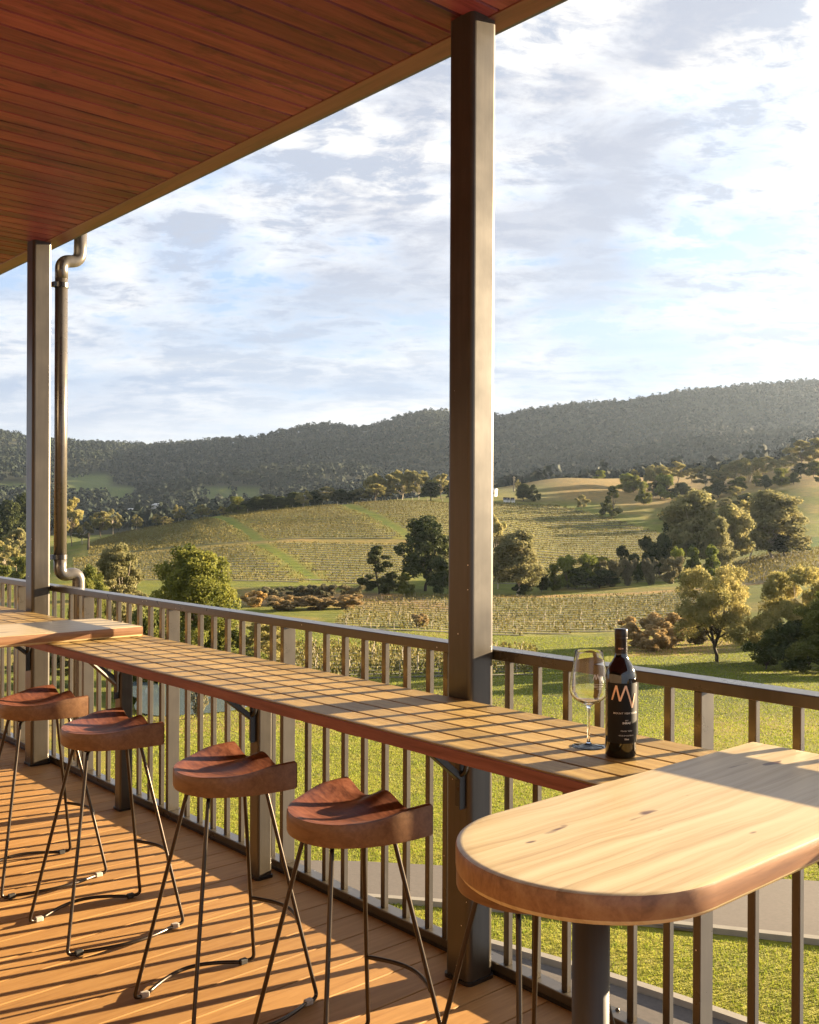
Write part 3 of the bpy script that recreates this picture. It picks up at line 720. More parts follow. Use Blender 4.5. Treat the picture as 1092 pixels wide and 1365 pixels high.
# ------------------------------------------------------------------ vegetation
def m_leaf(name, c1, c2, trans=.35, objvar=.25):
    k = NT(name); c1, c2 = ka(c1, 1.5), ka(c2, 1.5); oi = k.node('ShaderNodeObjectInfo'); n = k.noise(k.coord((1, 1, 1)), 5.0, 3, .6)
    c = k.mix(k.ramp(n, [(.35, (0, 0, 0)), (.65, (1, 1, 1))]), c1, c2)
    c = k.mix(1.0, c, k.ramp(oi.outputs['Random'], [(0, (1 - objvar, 1 - objvar, 1 - objvar)), (.5, (1, 1, 1)), (1, (1 + objvar, 1 + objvar * .7, 1 - objvar * .3))]), 'MULTIPLY')
    if name == 'lawn_blades':
        pn = k.noise(k.world(), .55, 5, .7, .4); c = k.mix(k.math('MULTIPLY', k.ramp(pn, [(.5, (0, 0, 0)), (.66, (1, 1, 1))]), .55), c, (.27, .215, .08))
    k.bs(Base_Color=c, Roughness=.75, Specular_IOR_Level=.12)
    tr = k.node('ShaderNodeBsdfTranslucent'); k.l.new(c, tr.inputs['Color'])
    mx = k.node('ShaderNodeMixShader'); mx.inputs[0].default_value = trans
    k.l.new(k.b.outputs[0], mx.inputs[1]); k.l.new(tr.outputs[0], mx.inputs[2]); k.l.new(mx.outputs[0], k.out.inputs[0]); return k.m
L_ = {
 'gum': m_leaf('gum_leaves', (.150, .150, .064), (.315, .280, .125), .42),
 'green': m_leaf('green_leaves', (.062, .080, .018), (.17, .172, .038), .4),
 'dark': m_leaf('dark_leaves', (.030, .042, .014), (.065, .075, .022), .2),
 'bright': m_leaf('bright_leaves', (.10, .13, .025), (.20, .22, .04)),
 'brown': m_leaf('dry_twigs', (.105, .100, .056), (.19, .168, .10), .2),
 'tan': m_leaf('tan_reeds', (.26, .185, .08), (.40, .29, .14), .3),
 'pine': m_leaf('pine_needles', (.045, .055, .018), (.10, .105, .032), .2),
}
M['bark'] = m_plain('bark', (.16, .115, .075), .9, .4, 6)
M['pale_bark'] = m_plain('pale_bark', (.48, .40, .30), .8, .35, 5)
M['dark_bark'] = m_plain('dark_bark', (.05, .035, .025), .9, .4, 6)
def leaf_cloud(blobs, n, size, rg, flat=.0, aspect=1.6, core=.15):
    """n leaf quads spread through ellipsoidal clumps (x, y, z, rx, ry, rz)"""
    B = np.array(blobs); vol = (B[:, 3] * B[:, 4] * B[:, 5]) ** .67; pick = rg.choice(len(B), n, p=vol / vol.sum())
    d = rg.normal(size=(n, 3)); d /= np.linalg.norm(d, axis=1)[:, None]
    r = np.where(rg.random(n) < core, rg.random(n) * .7, .72 + .36 * rg.random(n) ** 1.3)
    c = B[pick, :3] + d * B[pick, 3:] * r[:, None]
    nn = d * .9 + rg.normal(size=(n, 3)) * .75; nn /= np.linalg.norm(nn, axis=1)[:, None]
    t = np.cross(nn, rg.normal(size=(n, 3))); t /= np.linalg.norm(t, axis=1)[:, None]; b = np.cross(nn, t)
    s = size * (.6 + .8 * rg.random(n))[:, None]
    V = np.stack([c - t * s * aspect * .5, c - b * s * .5, c + t * s * aspect * .5, c + b * s * .5], 1).reshape(-1, 3)
    return V, np.arange(4 * n).reshape(n, 4)
def envelope(kind, rg):
    bl = []
    def lobes(n, pos, R, flat, sub, k):
        for i in range(n):
            x, y, z = pos(i); r = R[0] + (R[1] - R[0]) * rg.random(); bl.append((x, y, z, r * .75, r * .75, r * flat * .7))
            for q in range(sub):
                d = rg.normal(size=3); d /= np.linalg.norm(d); d[2] = abs(d[2]) * 1.0 - .25; s = r * k * (.7 + .6 * rg.random())
                bl.append((x + d[0] * r * .78, y + d[1] * r * .78, z + d[2] * r * flat * .85, s, s, s * flat))
    U = rg.random
    if kind == 'dome':
        def pos(i):
            a = i * 2.4 + U() * .8; z = (i + .5) / 17; r = (1 - .72 * z ** 2.0) ** .5 * (.45 + .55 * U()) * .30; return r * math.cos(a), r * math.sin(a), .20 + .64 * z
        lobes(20, pos, (.13, .175), .9, 7, .38)
    elif kind == 'gum':
        def pos(i):
            a = i * 2.4 + U(); z = U(); r = (.12 + .28 * math.sin(PI * min(1, z * .75 + .2))) * (.35 + .75 * U() ** .6); return r * math.cos(a), r * math.sin(a), .30 + .58 * z
        lobes(26, pos, (.085, .145), .72, 6, .42)
    elif kind == 'wide':
        def pos(i):
            a = i * 2.4 + U(); z = U(); r = .42 * (.3 + .7 * U() ** .5) * (1 - .35 * z ** 3); return r * math.cos(a), r * math.sin(a), .20 + .66 * z ** .8
        lobes(36, pos, (.10, .165), .8, 6, .40)
    elif kind == 'pine':
        def pos(i):
            a = U() * 2 * PI; z = U() ** 1.1; r = .32 * (1 - z) ** .75 * (.4 + .6 * U()) + .02; return r * math.cos(a), r * math.sin(a), .12 + .82 * z
        lobes(26, pos, (.06, .12), .9, 4, .45)
    elif kind == 'shrub':
        def pos(i):
            a = U() * 2 * PI; z = U(); r = .36 * (U() ** .5) * (1 - .5 * z * z); return r * math.cos(a), r * math.sin(a), .10 + .66 * z
        lobes(13, pos, (.15, .23), .85, 5, .42)
    elif kind == 'bare':
        for i in range(40):
            a = U() * 2 * PI; z = U(); r = .42 * z ** .5 * U() ** .4; q = .05 + .05 * U(); bl.append((r * math.cos(a), r * math.sin(a), .06 + .85 * z * (1 - .5 * r), q, q, q * 1.2))
    return bl
def trunk_bm(bl, rg, r0, forks, fork_z, lean=.03, nb=14):
    bm = bmesh.new(); base = [(0, 0, -.06), (lean * .3, 0, fork_z * .5), (lean, lean * .5, fork_z)]
    for f in range(forks):
        a = 2 * PI * f / forks + rg.random(); t = Vector((.13 * math.cos(a), .13 * math.sin(a), fork_z + .3 + .15 * rg.random()))
        if f == 0 or forks == 1: tube(bm, base + [((lean + t.x) / 2, t.y / 2 + lean * .3, (fork_z + t.z) / 2 + .02), tuple(t)], [r0 * 1.25, r0, r0 * .85, r0 * .6, r0 * .3], 7)
        else: tube(bm, [base[-1], ((lean + t.x) / 2 + .02, t.y / 2, (fork_z + t.z) / 2 - .01), tuple(t)], [r0 * .7, r0 * .5, r0 * .25], 6)
        ix = rg.choice(len(bl), min(len(bl), nb // forks + 1), replace=False)
        for i in ix:
            c = Vector(bl[i][:3]); s = Vector((lean, lean * .5, fork_z)).lerp(t, rg.random() * .8)
            if c.z < s.z - .1: continue
            m = s.lerp(c, .5) + Vector((0, 0, -.02)); tube(bm, [s, m, c], [r0 * .38, r0 * .24, r0 * .1], 5)
    return bm
PROTO = {}
def proto(key, kind, n, leaf, mat, bark='bark', r0=.016, forks=2, fz=.2, seed=1, core=.15, aspect=1.6, nb=14, sq=1.0):
    rg = np.random.default_rng(seed); bl = [(a, b, c, d, e, f * sq) for a, b, c, d, e, f in envelope(kind, rg)]; V, Fq = leaf_cloud(bl, n, leaf, rg, core=core, aspect=aspect)
    V[:, 2] *= 1.0 / max(.01, np.percentile(V[:, 2], 99.7)); wd = np.percentile(np.hypot(V[:, 0], V[:, 1]), 97) * 2
    me = raw_mesh('crown', V, Fq, mat)
    tb = trunk_bm(bl, rg, r0, forks, fz, nb=nb); tm = bpy.data.meshes.new('trunk'); tb.to_mesh(tm); tb.free(); tm.materials.append(M[bark])
    PROTO[key] = (me, tm, wd)
proto('dome_near', 'dome', 42000, .0125, L_['green'], 'bark', .018, 2, .18, 11, .12)
proto('gum_near', 'gum', 26000, .0145, L_['gum'], 'pale_bark', .020, 3, .16, 12, .1, nb=30)
proto('tall_near', 'dome', 34000, .014, L_['gum'], 'pale_bark', .016, 3, .16, 15, .1, nb=30, sq=.5)
proto('wide_near', 'wide', 36000, .0125, L_['gum'], 'dark_bark', .020, 3, .15, 13, .1, nb=36)
proto('wide_near2', 'wide', 40000, .0135, L_['gum'], 'pale_bark', .013, 4, .08, 14, .12, nb=36)
proto('gum_mid', 'gum', 14000, .022, L_['gum'], 'pale_bark', .016, 2, .2, 21)
proto('gum_mid2', 'gum', 14000, .022, L_['gum'], 'bark', .016, 2, .2, 22)
proto('wide_mid', 'wide', 19000, .019, L_['gum'], 'pale_bark', .016, 3, .14, 23)
proto('dome_mid', 'dome', 14000, .022, L_['green'], 'bark', .016, 2, .16, 24)
proto('gumdome_mid', 'dome', 20000, .019, L_['gum'], 'pale_bark', .014, 3, .12, 27)
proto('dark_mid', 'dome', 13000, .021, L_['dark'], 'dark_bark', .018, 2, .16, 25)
proto('pine_mid', 'pine', 6500, .030, L_['pine'], 'dark_bark', .014, 1, .2, 26)
proto('shrub', 'shrub', 9000, .030, L_['green'], 'bark', .014, 3, .08, 31)
proto('shrub_bright', 'shrub', 9000, .030, L_['bright'], 'bark', .014, 3, .08, 32)
proto('shrub_dark', 'shrub', 9000, .030, L_['dark'], 'dark_bark', .014, 3, .08, 33)
proto('shrub_brown', 'bare', 8000, .028, L_['brown'], 'bark', .010, 4, .05, 34, aspect=2.5)
proto('reed', 'bare', 7000, .03, L_['tan'], 'bark', .006, 4, .05, 35, aspect=3)
proto('bare_tree', 'bare', 900, .03, L_['brown'], 'dark_bark', .022, 4, .2, 36, aspect=2.5, nb=26)
def tree(key, px, D, ytop, wpx, label, group=None, cat='tree', name=None, rz=None, base_y=None):
    me, tm, wd = PROTO[key]; b = gpos(px, D); ztop = CAM.z + ray(px, ytop).z * D; H = max(1.0, ztop - b.z); Wd = wpx / FPX * D
    nm = name or ('shrub' if cat == 'shrub' else ('pine_tree' if key.startswith('pine') else 'gum_tree' if key.startswith('gum') or key.startswith('wide') else 'tree'))
    e = empty(nm, (b.x, b.y, b.z - .05), random.random() * 6.28 if rz is None else rz, label=label, cat=cat, group=group)
    e.scale = (Wd / wd, Wd / wd, H); 
    link_mesh('crown', me, e); link_mesh('trunk' if cat != 'shrub' else 'stem', tm, e); return e
# near and singular trees -------------------------------------------------
tree('dome_near', 262, 78, 731, 125, 'large dense dark green tree just beyond the railing at left')
tree('tall_near', 155, 88, 727, 84, 'pale grey green open tree left of the large dense tree beyond the railing')
tree('dome_near', 120, 84, 756, 54, 'small rounded tree beyond the bottom elbow of the downpipe')
tree('shrub', 205, 70, 812, 80, 'dark bushy shrub seen through the balusters below the large dense tree', cat='shrub')
tree('shrub', 330, 74, 868, 60, 'low green shrub by the pond, seen through the balusters', cat='shrub')
tree('tall_near', 60, 72, 850, 90, 'bushy tree seen through the balusters beside the far left post')
tree('tall_near', 350, 80, 826, 70, 'loose leafed young tree seen through the balusters right of the large dense tree')
tree('bare_tree', 268, 56, 880, 42, 'bare branched small tree standing in front of the pond')
tree('dark_mid', 567, 196, 689, 78, 'tall dark round tree on the creek just left of the middle post')
tree('pine_mid', 506, 186, 728, 52, 'small dark conical tree left of the tall dark round tree by the creek')
tree('gumdome_mid', 690, 190, 707, 76, 'broad sunlit gum tree right of the middle post by the creek')
tree('gum_mid', 664, 205, 688, 46, 'upright sunlit gum tree emerging behind the middle post')
tree('wide_near', 957, 91, 756, 108, 'spreading open gum tree with dark trunk on the lawn, centre right')
tree('wide_near2', 1068, 86, 757, 120, 'large dark multi stemmed gum thicket at the right edge')
tree('dome_near', 1112, 78, 790, 110, 'dark dense tree cut off by the right edge behind the railing')
tree('shrub_dark', 1022, 84, 838, 62, 'dark undergrowth bush beneath the gum thicket at right', cat='shrub')
tree('shrub_dark', 1078, 80, 828, 90, 'dark undergrowth bush at the right edge below the thicket', cat='shrub')
tree('gumdome_mid', 925, 238, 655, 92, 'tall gum at the left of the big clump on the right hillside')
tree('gumdome_mid', 1030, 245, 655, 98, 'tall gum at the right of the big clump on the right hillside')
tree('gumdome_mid', 976, 232, 674, 62, 'middle gum of the big clump on the right hillside')
tree('gumdome_mid', 958, 224, 690, 44, 'lower pale gum in front of the big clump on the right hillside')
tree('wide_mid', 1000, 252, 668, 70, 'gum at the back of the big clump on the right hillside')
tree('dark_mid', 900, 246, 690, 52, 'dark shaded tree at the foot of the big clump, left side')
tree('dark_mid', 1046, 246, 700, 60, 'dark shaded tree at the foot of the big clump, right side')
for px, D, yt, w, key, lb in (
    (925, 218, 728, 26, 'shrub_bright', 'round yellow green bush under the big clump, left one of two'),
    (950, 216, 727, 27, 'shrub_bright', 'round yellow green bush under the big clump, right one of two'),
    (905, 212, 730, 24, 'shrub_bright', 'pale bush at the left foot of the big clump'),
    (895, 206, 742, 36, 'shrub_brown', 'brown twiggy bush left of the big clump'),
    (868, 205, 745, 24, 'shrub_brown', 'low reddish twiggy bush on the creek line at right'),
    (837, 205, 744, 22, 'shrub_brown', 'pinkish brown bush at the right end of the creek bushes'),
    (815, 205, 746, 34, 'shrub_brown', 'brown leafed bush among the creek bushes'),
    (800, 208, 742, 32, 'shrub', 'olive bush in the middle of the creek bushes'),
    (783, 204, 739, 36, 'shrub_bright', 'bright green tall bush on the creek'),
    (757, 204, 741, 36, 'shrub_bright', 'bright green bush at the left of the creek bushes'),
    (740, 200, 752, 22, 'shrub', 'small green bush next to the sunlit gum by the creek'),
    (722, 196, 756, 26, 'shrub_dark', 'dark bush right of the sunlit gum by the creek'),
    (700, 190, 768, 30, 'shrub_dark', 'low dark bush under the sunlit gum by the creek'),
    (768, 202, 758, 44, 'shrub_dark', 'dark low bush beneath the bright creek bushes, left'),
    (800, 202, 760, 50, 'shrub_dark', 'dark low bush beneath the bright creek bushes, right'),
    (832, 228, 728, 26, 'shrub_dark', 'round dark bush above the creek bushes'),
    (862, 222, 716, 30, 'shrub_dark', 'dark bush on the slope left of the big clump'),
    (880, 226, 712, 34, 'shrub_dark', 'tall dark bush beside the big clump'),
    (850, 214, 738, 30, 'shrub_dark', 'small dark bush behind the pinkish creek bush'),
    (590, 186, 742, 36, 'shrub_dark', 'dark bush at the foot of the tall dark tree'),
    (540, 184, 764, 24, 'shrub', 'pale green bush between the two dark creek trees'),
    (520, 186, 770, 34, 'shrub_dark', 'low dark bush under the conical creek tree'),
    (468, 168, 779, 36, 'shrub_brown', 'olive brown bush on the creek bank'),
    (432, 163, 779, 38, 'shrub_brown', 'large brown twiggy bush on the creek bank'),
    (398, 163, 780, 42, 'shrub_brown', 'brown twiggy bush at the middle of the creek bank'),
    (365, 160, 783, 42, 'shrub_brown', 'dark brown twiggy bush on the creek bank at left'),
    (340, 156, 788, 34, 'reed', 'tan reed clump at the left end of the creek bank'),
    (380, 151, 794, 52, 'reed', 'wide tan reed clump in front of the brown bushes'),
    (422, 152, 794, 52, 'reed', 'golden reed clump in front of the brown bushes'),
    (462, 155, 792, 46, 'reed', 'tan reed clump at the right end of the creek bank'),
    (562, 126, 818, 26, 'reed', 'lone pale feathery bush on green grass left of the middle post'),
    (850, 108, 822, 52, 'reed', 'tan reed patch on the mound left of the spreading gum'),
    (890, 106, 818, 60, 'reed', 'large tan reed patch beside the spreading gum'),
    (930, 110, 815, 60, 'shrub_brown', 'brown grassy bush behind the spreading gum'),
    (870, 102, 838, 46, 'reed', 'low dry grass clump in front of the mound')):
    tree(key, px, D, yt, w, lb, cat='shrub')
for px, D, yt, w in ((1180, 95, 770, 120), (1260, 84, 770, 150), (1340, 100, 775, 130), (1230, 118, 765, 110)):
    tree('wide_near2', px, D, yt, w, 'gum of the belt past the right edge', group='gums beyond the right edge')
# left cluster
for px, D, yt, w, key, lb in (
    (96, 385, 664, 34, 'gum_mid2', 'tall narrow sunlit tree right of the downpipe'),
    (110, 392, 696, 30, 'gum_mid', 'low olive tree under the tall narrow tree'),
    (134, 425, 682, 32, 'gum_mid2', 'leaning sunlit tree above the left vineyard'),
    (151, 432, 679, 26, 'gum_mid', 'sunlit tree at the right of the group above the left vineyard'),
    (6, 250, 722, 40, 'gum_mid', 'pale bush like tree at the left edge'),
    (22, 265, 705, 38, 'gum_mid2', 'olive tree between the left edge and the far post'),
    (12, 400, 668, 44, 'dark_mid', 'dark tall tree near the left edge'),
    (32, 430, 658, 40, 'dark_mid', 'dark tree behind the far left post'),
    (-20, 330, 690, 60, 'dark_mid', 'dark tree at the left edge of the view'),
    (28, 200, 742, 34, 'shrub', 'low green bush left of the far post'),
    (5, 170, 754, 34, 'shrub', 'pale rounded bush above the rail at the left edge')):
    tree(key, px, D, yt, w, lb, cat='shrub' if key == 'shrub' else 'tree')
# crest line of the left hill
crest = [(182, 'gum_mid', 686, 16), (208, 'gum_mid2', 685, 13), (218, 'gum_mid', 688, 14), (226, 'gum_mid2', 690, 10), (238, 'gum_mid', 673, 17), (268, 'gum_mid2', 673, 17), (277, 'gum_mid', 676, 12), (287, 'gum_mid2', 680, 12), (297, 'gum_mid', 675, 14), (306, 'gum_mid2', 681, 12), (316, 'shrub', 662, 26),
         (328, 'dark_mid', 668, 26), (342, 'dark_mid', 662, 30), (358, 'dark_mid', 659, 34), (374, 'dark_mid', 662, 28), (392, 'dark_mid', 656, 30), (405, 'gum_mid', 654, 22), (418, 'dark_mid', 655, 26), (436, 'gum_mid2', 649, 30), (455, 'dark_mid', 652, 26), (470, 'dark_mid', 654, 24),
         (484, 'gum_mid', 648, 28), (500, 'gum_mid2', 645, 28), (514, 'gum_mid', 646, 24), (500, 'wide_mid', 632, 30), (520, 'gum_mid2', 633, 30), (536, 'wide_mid', 627, 36), (558, 'wide_mid', 628, 30), (574, 'dark_mid', 640, 26), (588, 'gum_mid2', 632, 26), (606, 'dark_mid', 640, 26), (350, 'shrub', 678, 12), (400, 'shrub_bright', 673, 10), (409, 'shrub_bright', 672, 9), (383, 'shrub', 673, 8), (362, 'gum_mid', 680, 7), (358, 'gum_mid2', 681, 6)]
for i, (px, key, yt, w) in enumerate(crest):
    sh = key.startswith('shrub'); kind = 'low rounded bush' if sh else 'dark tree' if 'dark' in key else 'sunlit pale gum tree'
    side = 'on the crest of the left vineyard hill' if px < 312 else 'along the crest in the middle of the picture' if px < 480 else 'in the tall crest group left of the middle post'
    D = 434 + (px * 7 % 13) + (14 if px > 480 and yt < 636 else 0) + (8 if 'dark' in key else 0)
    tree(key, px, D, yt, w * 1.1, kind + ' ' + side, group='trees ' + side + (', bushes' if sh else ', dark' if 'dark' in key else ', pale'), cat='shrub' if sh else 'tree')
# right hill
for px, D, yt, w, key, lb in (
    (698, 452, 645, 24, 'dark_mid', 'dark rounded tree beside the sheds on the knoll'),
    (712, 452, 646, 18, 'pine_mid', 'flat topped dark tree right of the sheds on the knoll'),
    (690, 500, 639, 8, 'gum_mid', 'tiny round tree next to the pole on the knoll'),
    (776, 420, 660, 20, 'gum_mid2', 'small grey tree standing alone on the brown slope'),
    (815, 400, 648, 30, 'pine_mid', 'dark bushy tree on the brown slope right of the small grey tree'),
    (800, 596, 627, 16, 'shrub_bright', 'rounded bush on the skyline of the knoll'),
    (833, 520, 631, 24, 'shrub_bright', 'yellow green bush at the right of the knoll'),
    (846, 530, 626, 14, 'gum_mid2', 'round dark topped tree at the right of the knoll'),
    (845, 500, 634, 28, 'shrub', 'olive bush below the knoll trees'),
    (872, 480, 622, 26, 'gum_mid', 'pale tree at the left of the right hand ridge'),
    (886, 470, 632, 30, 'shrub_bright', 'pale bush on the right hand ridge'),
    (858, 450, 642, 22, 'shrub', 'small olive bush on the brown slope at right')):
    tree(key, px, D, yt, w, lb, cat='shrub' if 'shrub' in key else 'tree')
rgr = random.Random(5)
for i in range(44):
    px = 872 + 232 * (i + .5) / 44 + rgr.uniform(-5, 5); lower = i % 3
    D = (520, 450, 400)[lower] + rgr.uniform(-20, 30); gy = rowof(px, D); hgt = rgr.uniform(14, 30) * (1.35 if px > 1060 and lower == 0 else 1) * (.8 if lower else 1)
    key = rgr.choice(('gum_mid', 'gum_mid2', 'wide_mid') if lower == 0 else ('dark_mid', 'shrub', 'dome_mid') if lower == 1 else ('dark_mid', 'gum_mid2', 'dome_mid'))
    if lower == 2 and px > 1000: continue
    lb = 'sunlit gum on the top of the right hand ridge' if lower == 0 else 'dark green tree in the shaded band under the right hand ridge' if lower == 1 else 'tree on the slope behind the big clump'
    tree(key, px, D, gy - hgt, hgt * rgr.uniform(1.0, 1.5), lb, group=lb + 's', cat='tree', name='tree')
# ------------------------------------------------------------------ vine rows
L_['vine'] = m_leaf('winter_vines', (.085, .075, .021), (.19, .158, .047), .25, .12)
M['soil_shade'] = m_plain('vineyard_soil_shade', (.062, .055, .022), .95, .35, 1.5)  # dark tone carries the shade between the vine rows
M['stake'] = m_plain('vine_stakes', (.30, .25, .17), .8, .3, 3)
vseg = {}
def vine_row(D, p0, p1, label, group, dens=1.0, hgt=1.15, slope=0.0, skip=None, tall=1.0):
    rg = np.random.default_rng(int(D * 17 + p0)); L = abs(p1 - p0) / FPX * D; n = max(8, int(L * 14 * dens))
    t = np.sort(rg.random(n)); px = p0 + (p1 - p0) * t; DD = D + slope * (px - p0) / FPX * D
    if skip is not None: m = np.array([not skip(a, b) for a, b in zip(px, DD)]); px = px[m]; DD = DD[m]
    if len(px) < 4: return
    z = tz(px, DD); x = CAM.x + DD * (Fh[0] + Rh[0] * (px - 546) / FPX); y = CAM.y + DD * (Fh[1] + Rh[1] * (px - 546) / FPX)
    n = len(px); x += rg.normal(size=n) * .12; y += rg.normal(size=n) * .12
    s = (.10 + .14 * rg.random(n) ** 2) * (1 + D / 450) * .8; hh = hgt * (.15 + .72 * rg.random(n) ** .8) * tall
    a = rg.random(n) * PI; tx, ty = np.cos(a), np.sin(a)
    c = np.stack([x, y, z + hh], 1); t_ = np.stack([tx, ty, rg.normal(size=n) * .5], 1); u_ = np.stack([-ty * .3, tx * .3, np.ones(n)], 1)
    V = np.stack([c - t_ * s[:, None] * .6, c - u_ * s[:, None] * .8, c + t_ * s[:, None] * .6, c + u_ * s[:, None] * .8], 1).reshape(-1, 3)
    F_ = np.arange(4 * n).reshape(n, 4)
    o0 = c[n // 2]; e = empty('vine_row', tuple(o0), label=label, cat='vine row', group=group)
    link_mesh('foliage', raw_mesh('foliage', V - o0, F_, L_['vine']), e)
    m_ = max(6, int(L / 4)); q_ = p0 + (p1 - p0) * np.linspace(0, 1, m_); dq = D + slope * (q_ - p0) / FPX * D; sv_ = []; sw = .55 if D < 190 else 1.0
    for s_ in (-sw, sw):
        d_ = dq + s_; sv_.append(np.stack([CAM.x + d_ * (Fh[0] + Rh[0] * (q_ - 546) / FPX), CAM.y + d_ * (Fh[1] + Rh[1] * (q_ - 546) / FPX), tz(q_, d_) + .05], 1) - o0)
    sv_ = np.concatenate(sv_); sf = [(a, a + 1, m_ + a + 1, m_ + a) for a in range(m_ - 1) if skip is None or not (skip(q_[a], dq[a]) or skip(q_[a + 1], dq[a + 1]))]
    if sf: link_mesh('soil_shade_strip', raw_mesh('soil_shade_strip', sv_, sf, M['soil_shade']), e)  # dark soil strip laid in to stand for shadow gaps between rows
    k = int(L / (2.6 if D < 140 else 5.0)); w = .022; V = []; F_ = []
    if D < 200 and k > 2:
        tt = (np.arange(k) + .5) / k; pp = p0 + (p1 - p0) * tt; dd = D + slope * (pp - p0) / FPX * D
        zz_ = tz(pp, dd) - o0[2]; X = CAM.x + dd * (Fh[0] + Rh[0] * (pp - 546) / FPX) - o0[0]; Y = CAM.y + dd * (Fh[1] + Rh[1] * (pp - 546) / FPX) - o0[1]
        for q in range(k):
            b = len(V)
            for zz0 in (-.1, hgt * 1.0):
                for sx, sy in ((-w, -w), (w, -w), (w, w), (-w, w)): V.append((X[q] + sx, Y[q] + sy, zz_[q] + zz0))
            F_ += [(b, b + 1, b + 5, b + 4), (b + 1, b + 2, b + 6, b + 5), (b + 2, b + 3, b + 7, b + 6), (b + 3, b, b + 4, b + 7), (b + 4, b + 5, b + 6, b + 7)]
            if q: F_.append((b - 4, b - 3, b + 5, b + 4))
        link_mesh('trellis', raw_mesh('trellis', np.array(V), np.array(F_), M['stake']), e)
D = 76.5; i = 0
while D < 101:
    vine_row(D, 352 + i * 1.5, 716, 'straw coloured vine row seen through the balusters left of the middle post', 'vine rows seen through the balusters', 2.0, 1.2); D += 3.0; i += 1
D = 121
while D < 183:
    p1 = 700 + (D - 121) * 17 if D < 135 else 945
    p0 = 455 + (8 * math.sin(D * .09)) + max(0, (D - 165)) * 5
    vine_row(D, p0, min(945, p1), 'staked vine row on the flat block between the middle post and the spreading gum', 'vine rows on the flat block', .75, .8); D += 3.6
sk1 = lambda p, d: abs(p - (425 + (345 - 425) * (d - 208) / 76)) < 9
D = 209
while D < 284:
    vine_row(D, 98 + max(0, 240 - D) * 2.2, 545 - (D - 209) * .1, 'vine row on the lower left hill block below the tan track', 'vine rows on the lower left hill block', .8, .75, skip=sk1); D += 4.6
def sk2(p, d): return abs(p - (345 + (285 - 345) * (d - 297) / 127)) < 8 or abs(p - (545 + (452 - 545) * (d - 300) / 124)) < 9
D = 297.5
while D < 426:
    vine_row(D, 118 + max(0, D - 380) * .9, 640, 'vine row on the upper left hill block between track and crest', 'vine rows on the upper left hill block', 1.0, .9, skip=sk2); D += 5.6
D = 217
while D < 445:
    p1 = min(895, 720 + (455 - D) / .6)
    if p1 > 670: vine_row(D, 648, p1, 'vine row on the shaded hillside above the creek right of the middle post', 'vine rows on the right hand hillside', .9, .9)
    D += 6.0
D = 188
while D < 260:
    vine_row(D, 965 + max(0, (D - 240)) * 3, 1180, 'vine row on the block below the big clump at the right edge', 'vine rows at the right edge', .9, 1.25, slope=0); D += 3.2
# ------------------------------------------------------------------ forest on the mountain (one mass)
def forest():
    rg = np.random.default_rng(3); pts = []
    n = 0
    Dk = 730.0
    while Dk < 2620:
        step = 8.5 + Dk * .0042; w = 13.0 + Dk * .001
        px = -140.0 + rg.random() * 8
        while px < 1260:
            p = px + rg.normal() * 2.5; d = Dk + rg.normal() * 4
            r = rowof(p, d); keep = True
            for f in FIELDS:
                if f[0] < p < f[1] and f[2] < r < f[3] and d < 2050 and rg.random() > .05: keep = False
            if d < 1000 and rg.random() < .25: keep = False
            if (abs(p - 212) < 9 and 1120 < d < 1275) or (abs(p - 176) < 6 and 1100 < d < 1220): keep = False
            if keep: pts.append((p, d))
            px += w / d * FPX * (.75 + .5 * rg.random())
        Dk += step * (1 if Dk < 2350 else .8)
    pts = np.array(pts); n = len(pts); q = 20
    z = tz(pts[:, 0], pts[:, 1]); x = CAM.x + pts[:, 1] * (Fh[0] + Rh[0] * (pts[:, 0] - 546) / FPX); y = CAM.y + pts[:, 1] * (Fh[1] + Rh[1] * (pts[:, 0] - 546) / FPX)
    H = 8 + 13 * rg.random(n) ** 1.5; W = 5.0 + 3.5 * rg.random(n)
    d = rg.normal(size=(n, q, 3)); d /= np.linalg.norm(d, axis=2)[..., None]; d[..., 2] = np.abs(d[..., 2]) * 1.1 - .25
    c = np.stack([x, y, z + H * .55], 1)[:, None, :] + d * np.stack([W, W, H * .5], 1)[:, None, :] * (.7 + .35 * rg.random((n, q)))[..., None]
    nn = d + rg.normal(size=(n, q, 3)) * .28; nn /= np.linalg.norm(nn, axis=2)[..., None]
    t = np.cross(nn, rg.normal(size=(n, q, 3))); t /= np.linalg.norm(t, axis=2)[..., None]; b = np.cross(nn, t)
    s = (1.5 + 1.6 * rg.random((n, q)))[..., None]
    V = np.stack([c - t * s, c - b * s * .9, c + t * s, c + b * s * .9], 2).reshape(-1, 3)
    me = raw_mesh('forest', V, np.arange(4 * n * q).reshape(-1, 4), FORM)
    o = link_mesh('forest', me); tag(o, 'dark eucalypt forest covering the mountain and far valley', 'forest', kind='stuff'); print('forest', n)
def m_forest():
    k = NT('forest_leaves'); w = k.world(); n = k.noise(w, .035, 4, .65); n2 = k.noise(w, .004, 3)
    c = k.ramp(k.math('ADD', k.math('MULTIPLY', n, .75), k.math('MULTIPLY', n2, .25)), [(.3, (.008, .014, .009)), (.5, (.016, .024, .014)), (.72, (.036, .041, .023))])
    k.bs(Base_Color=c, Roughness=.8, Specular_IOR_Level=.1); return k.m
FORM = m_forest(); forest()
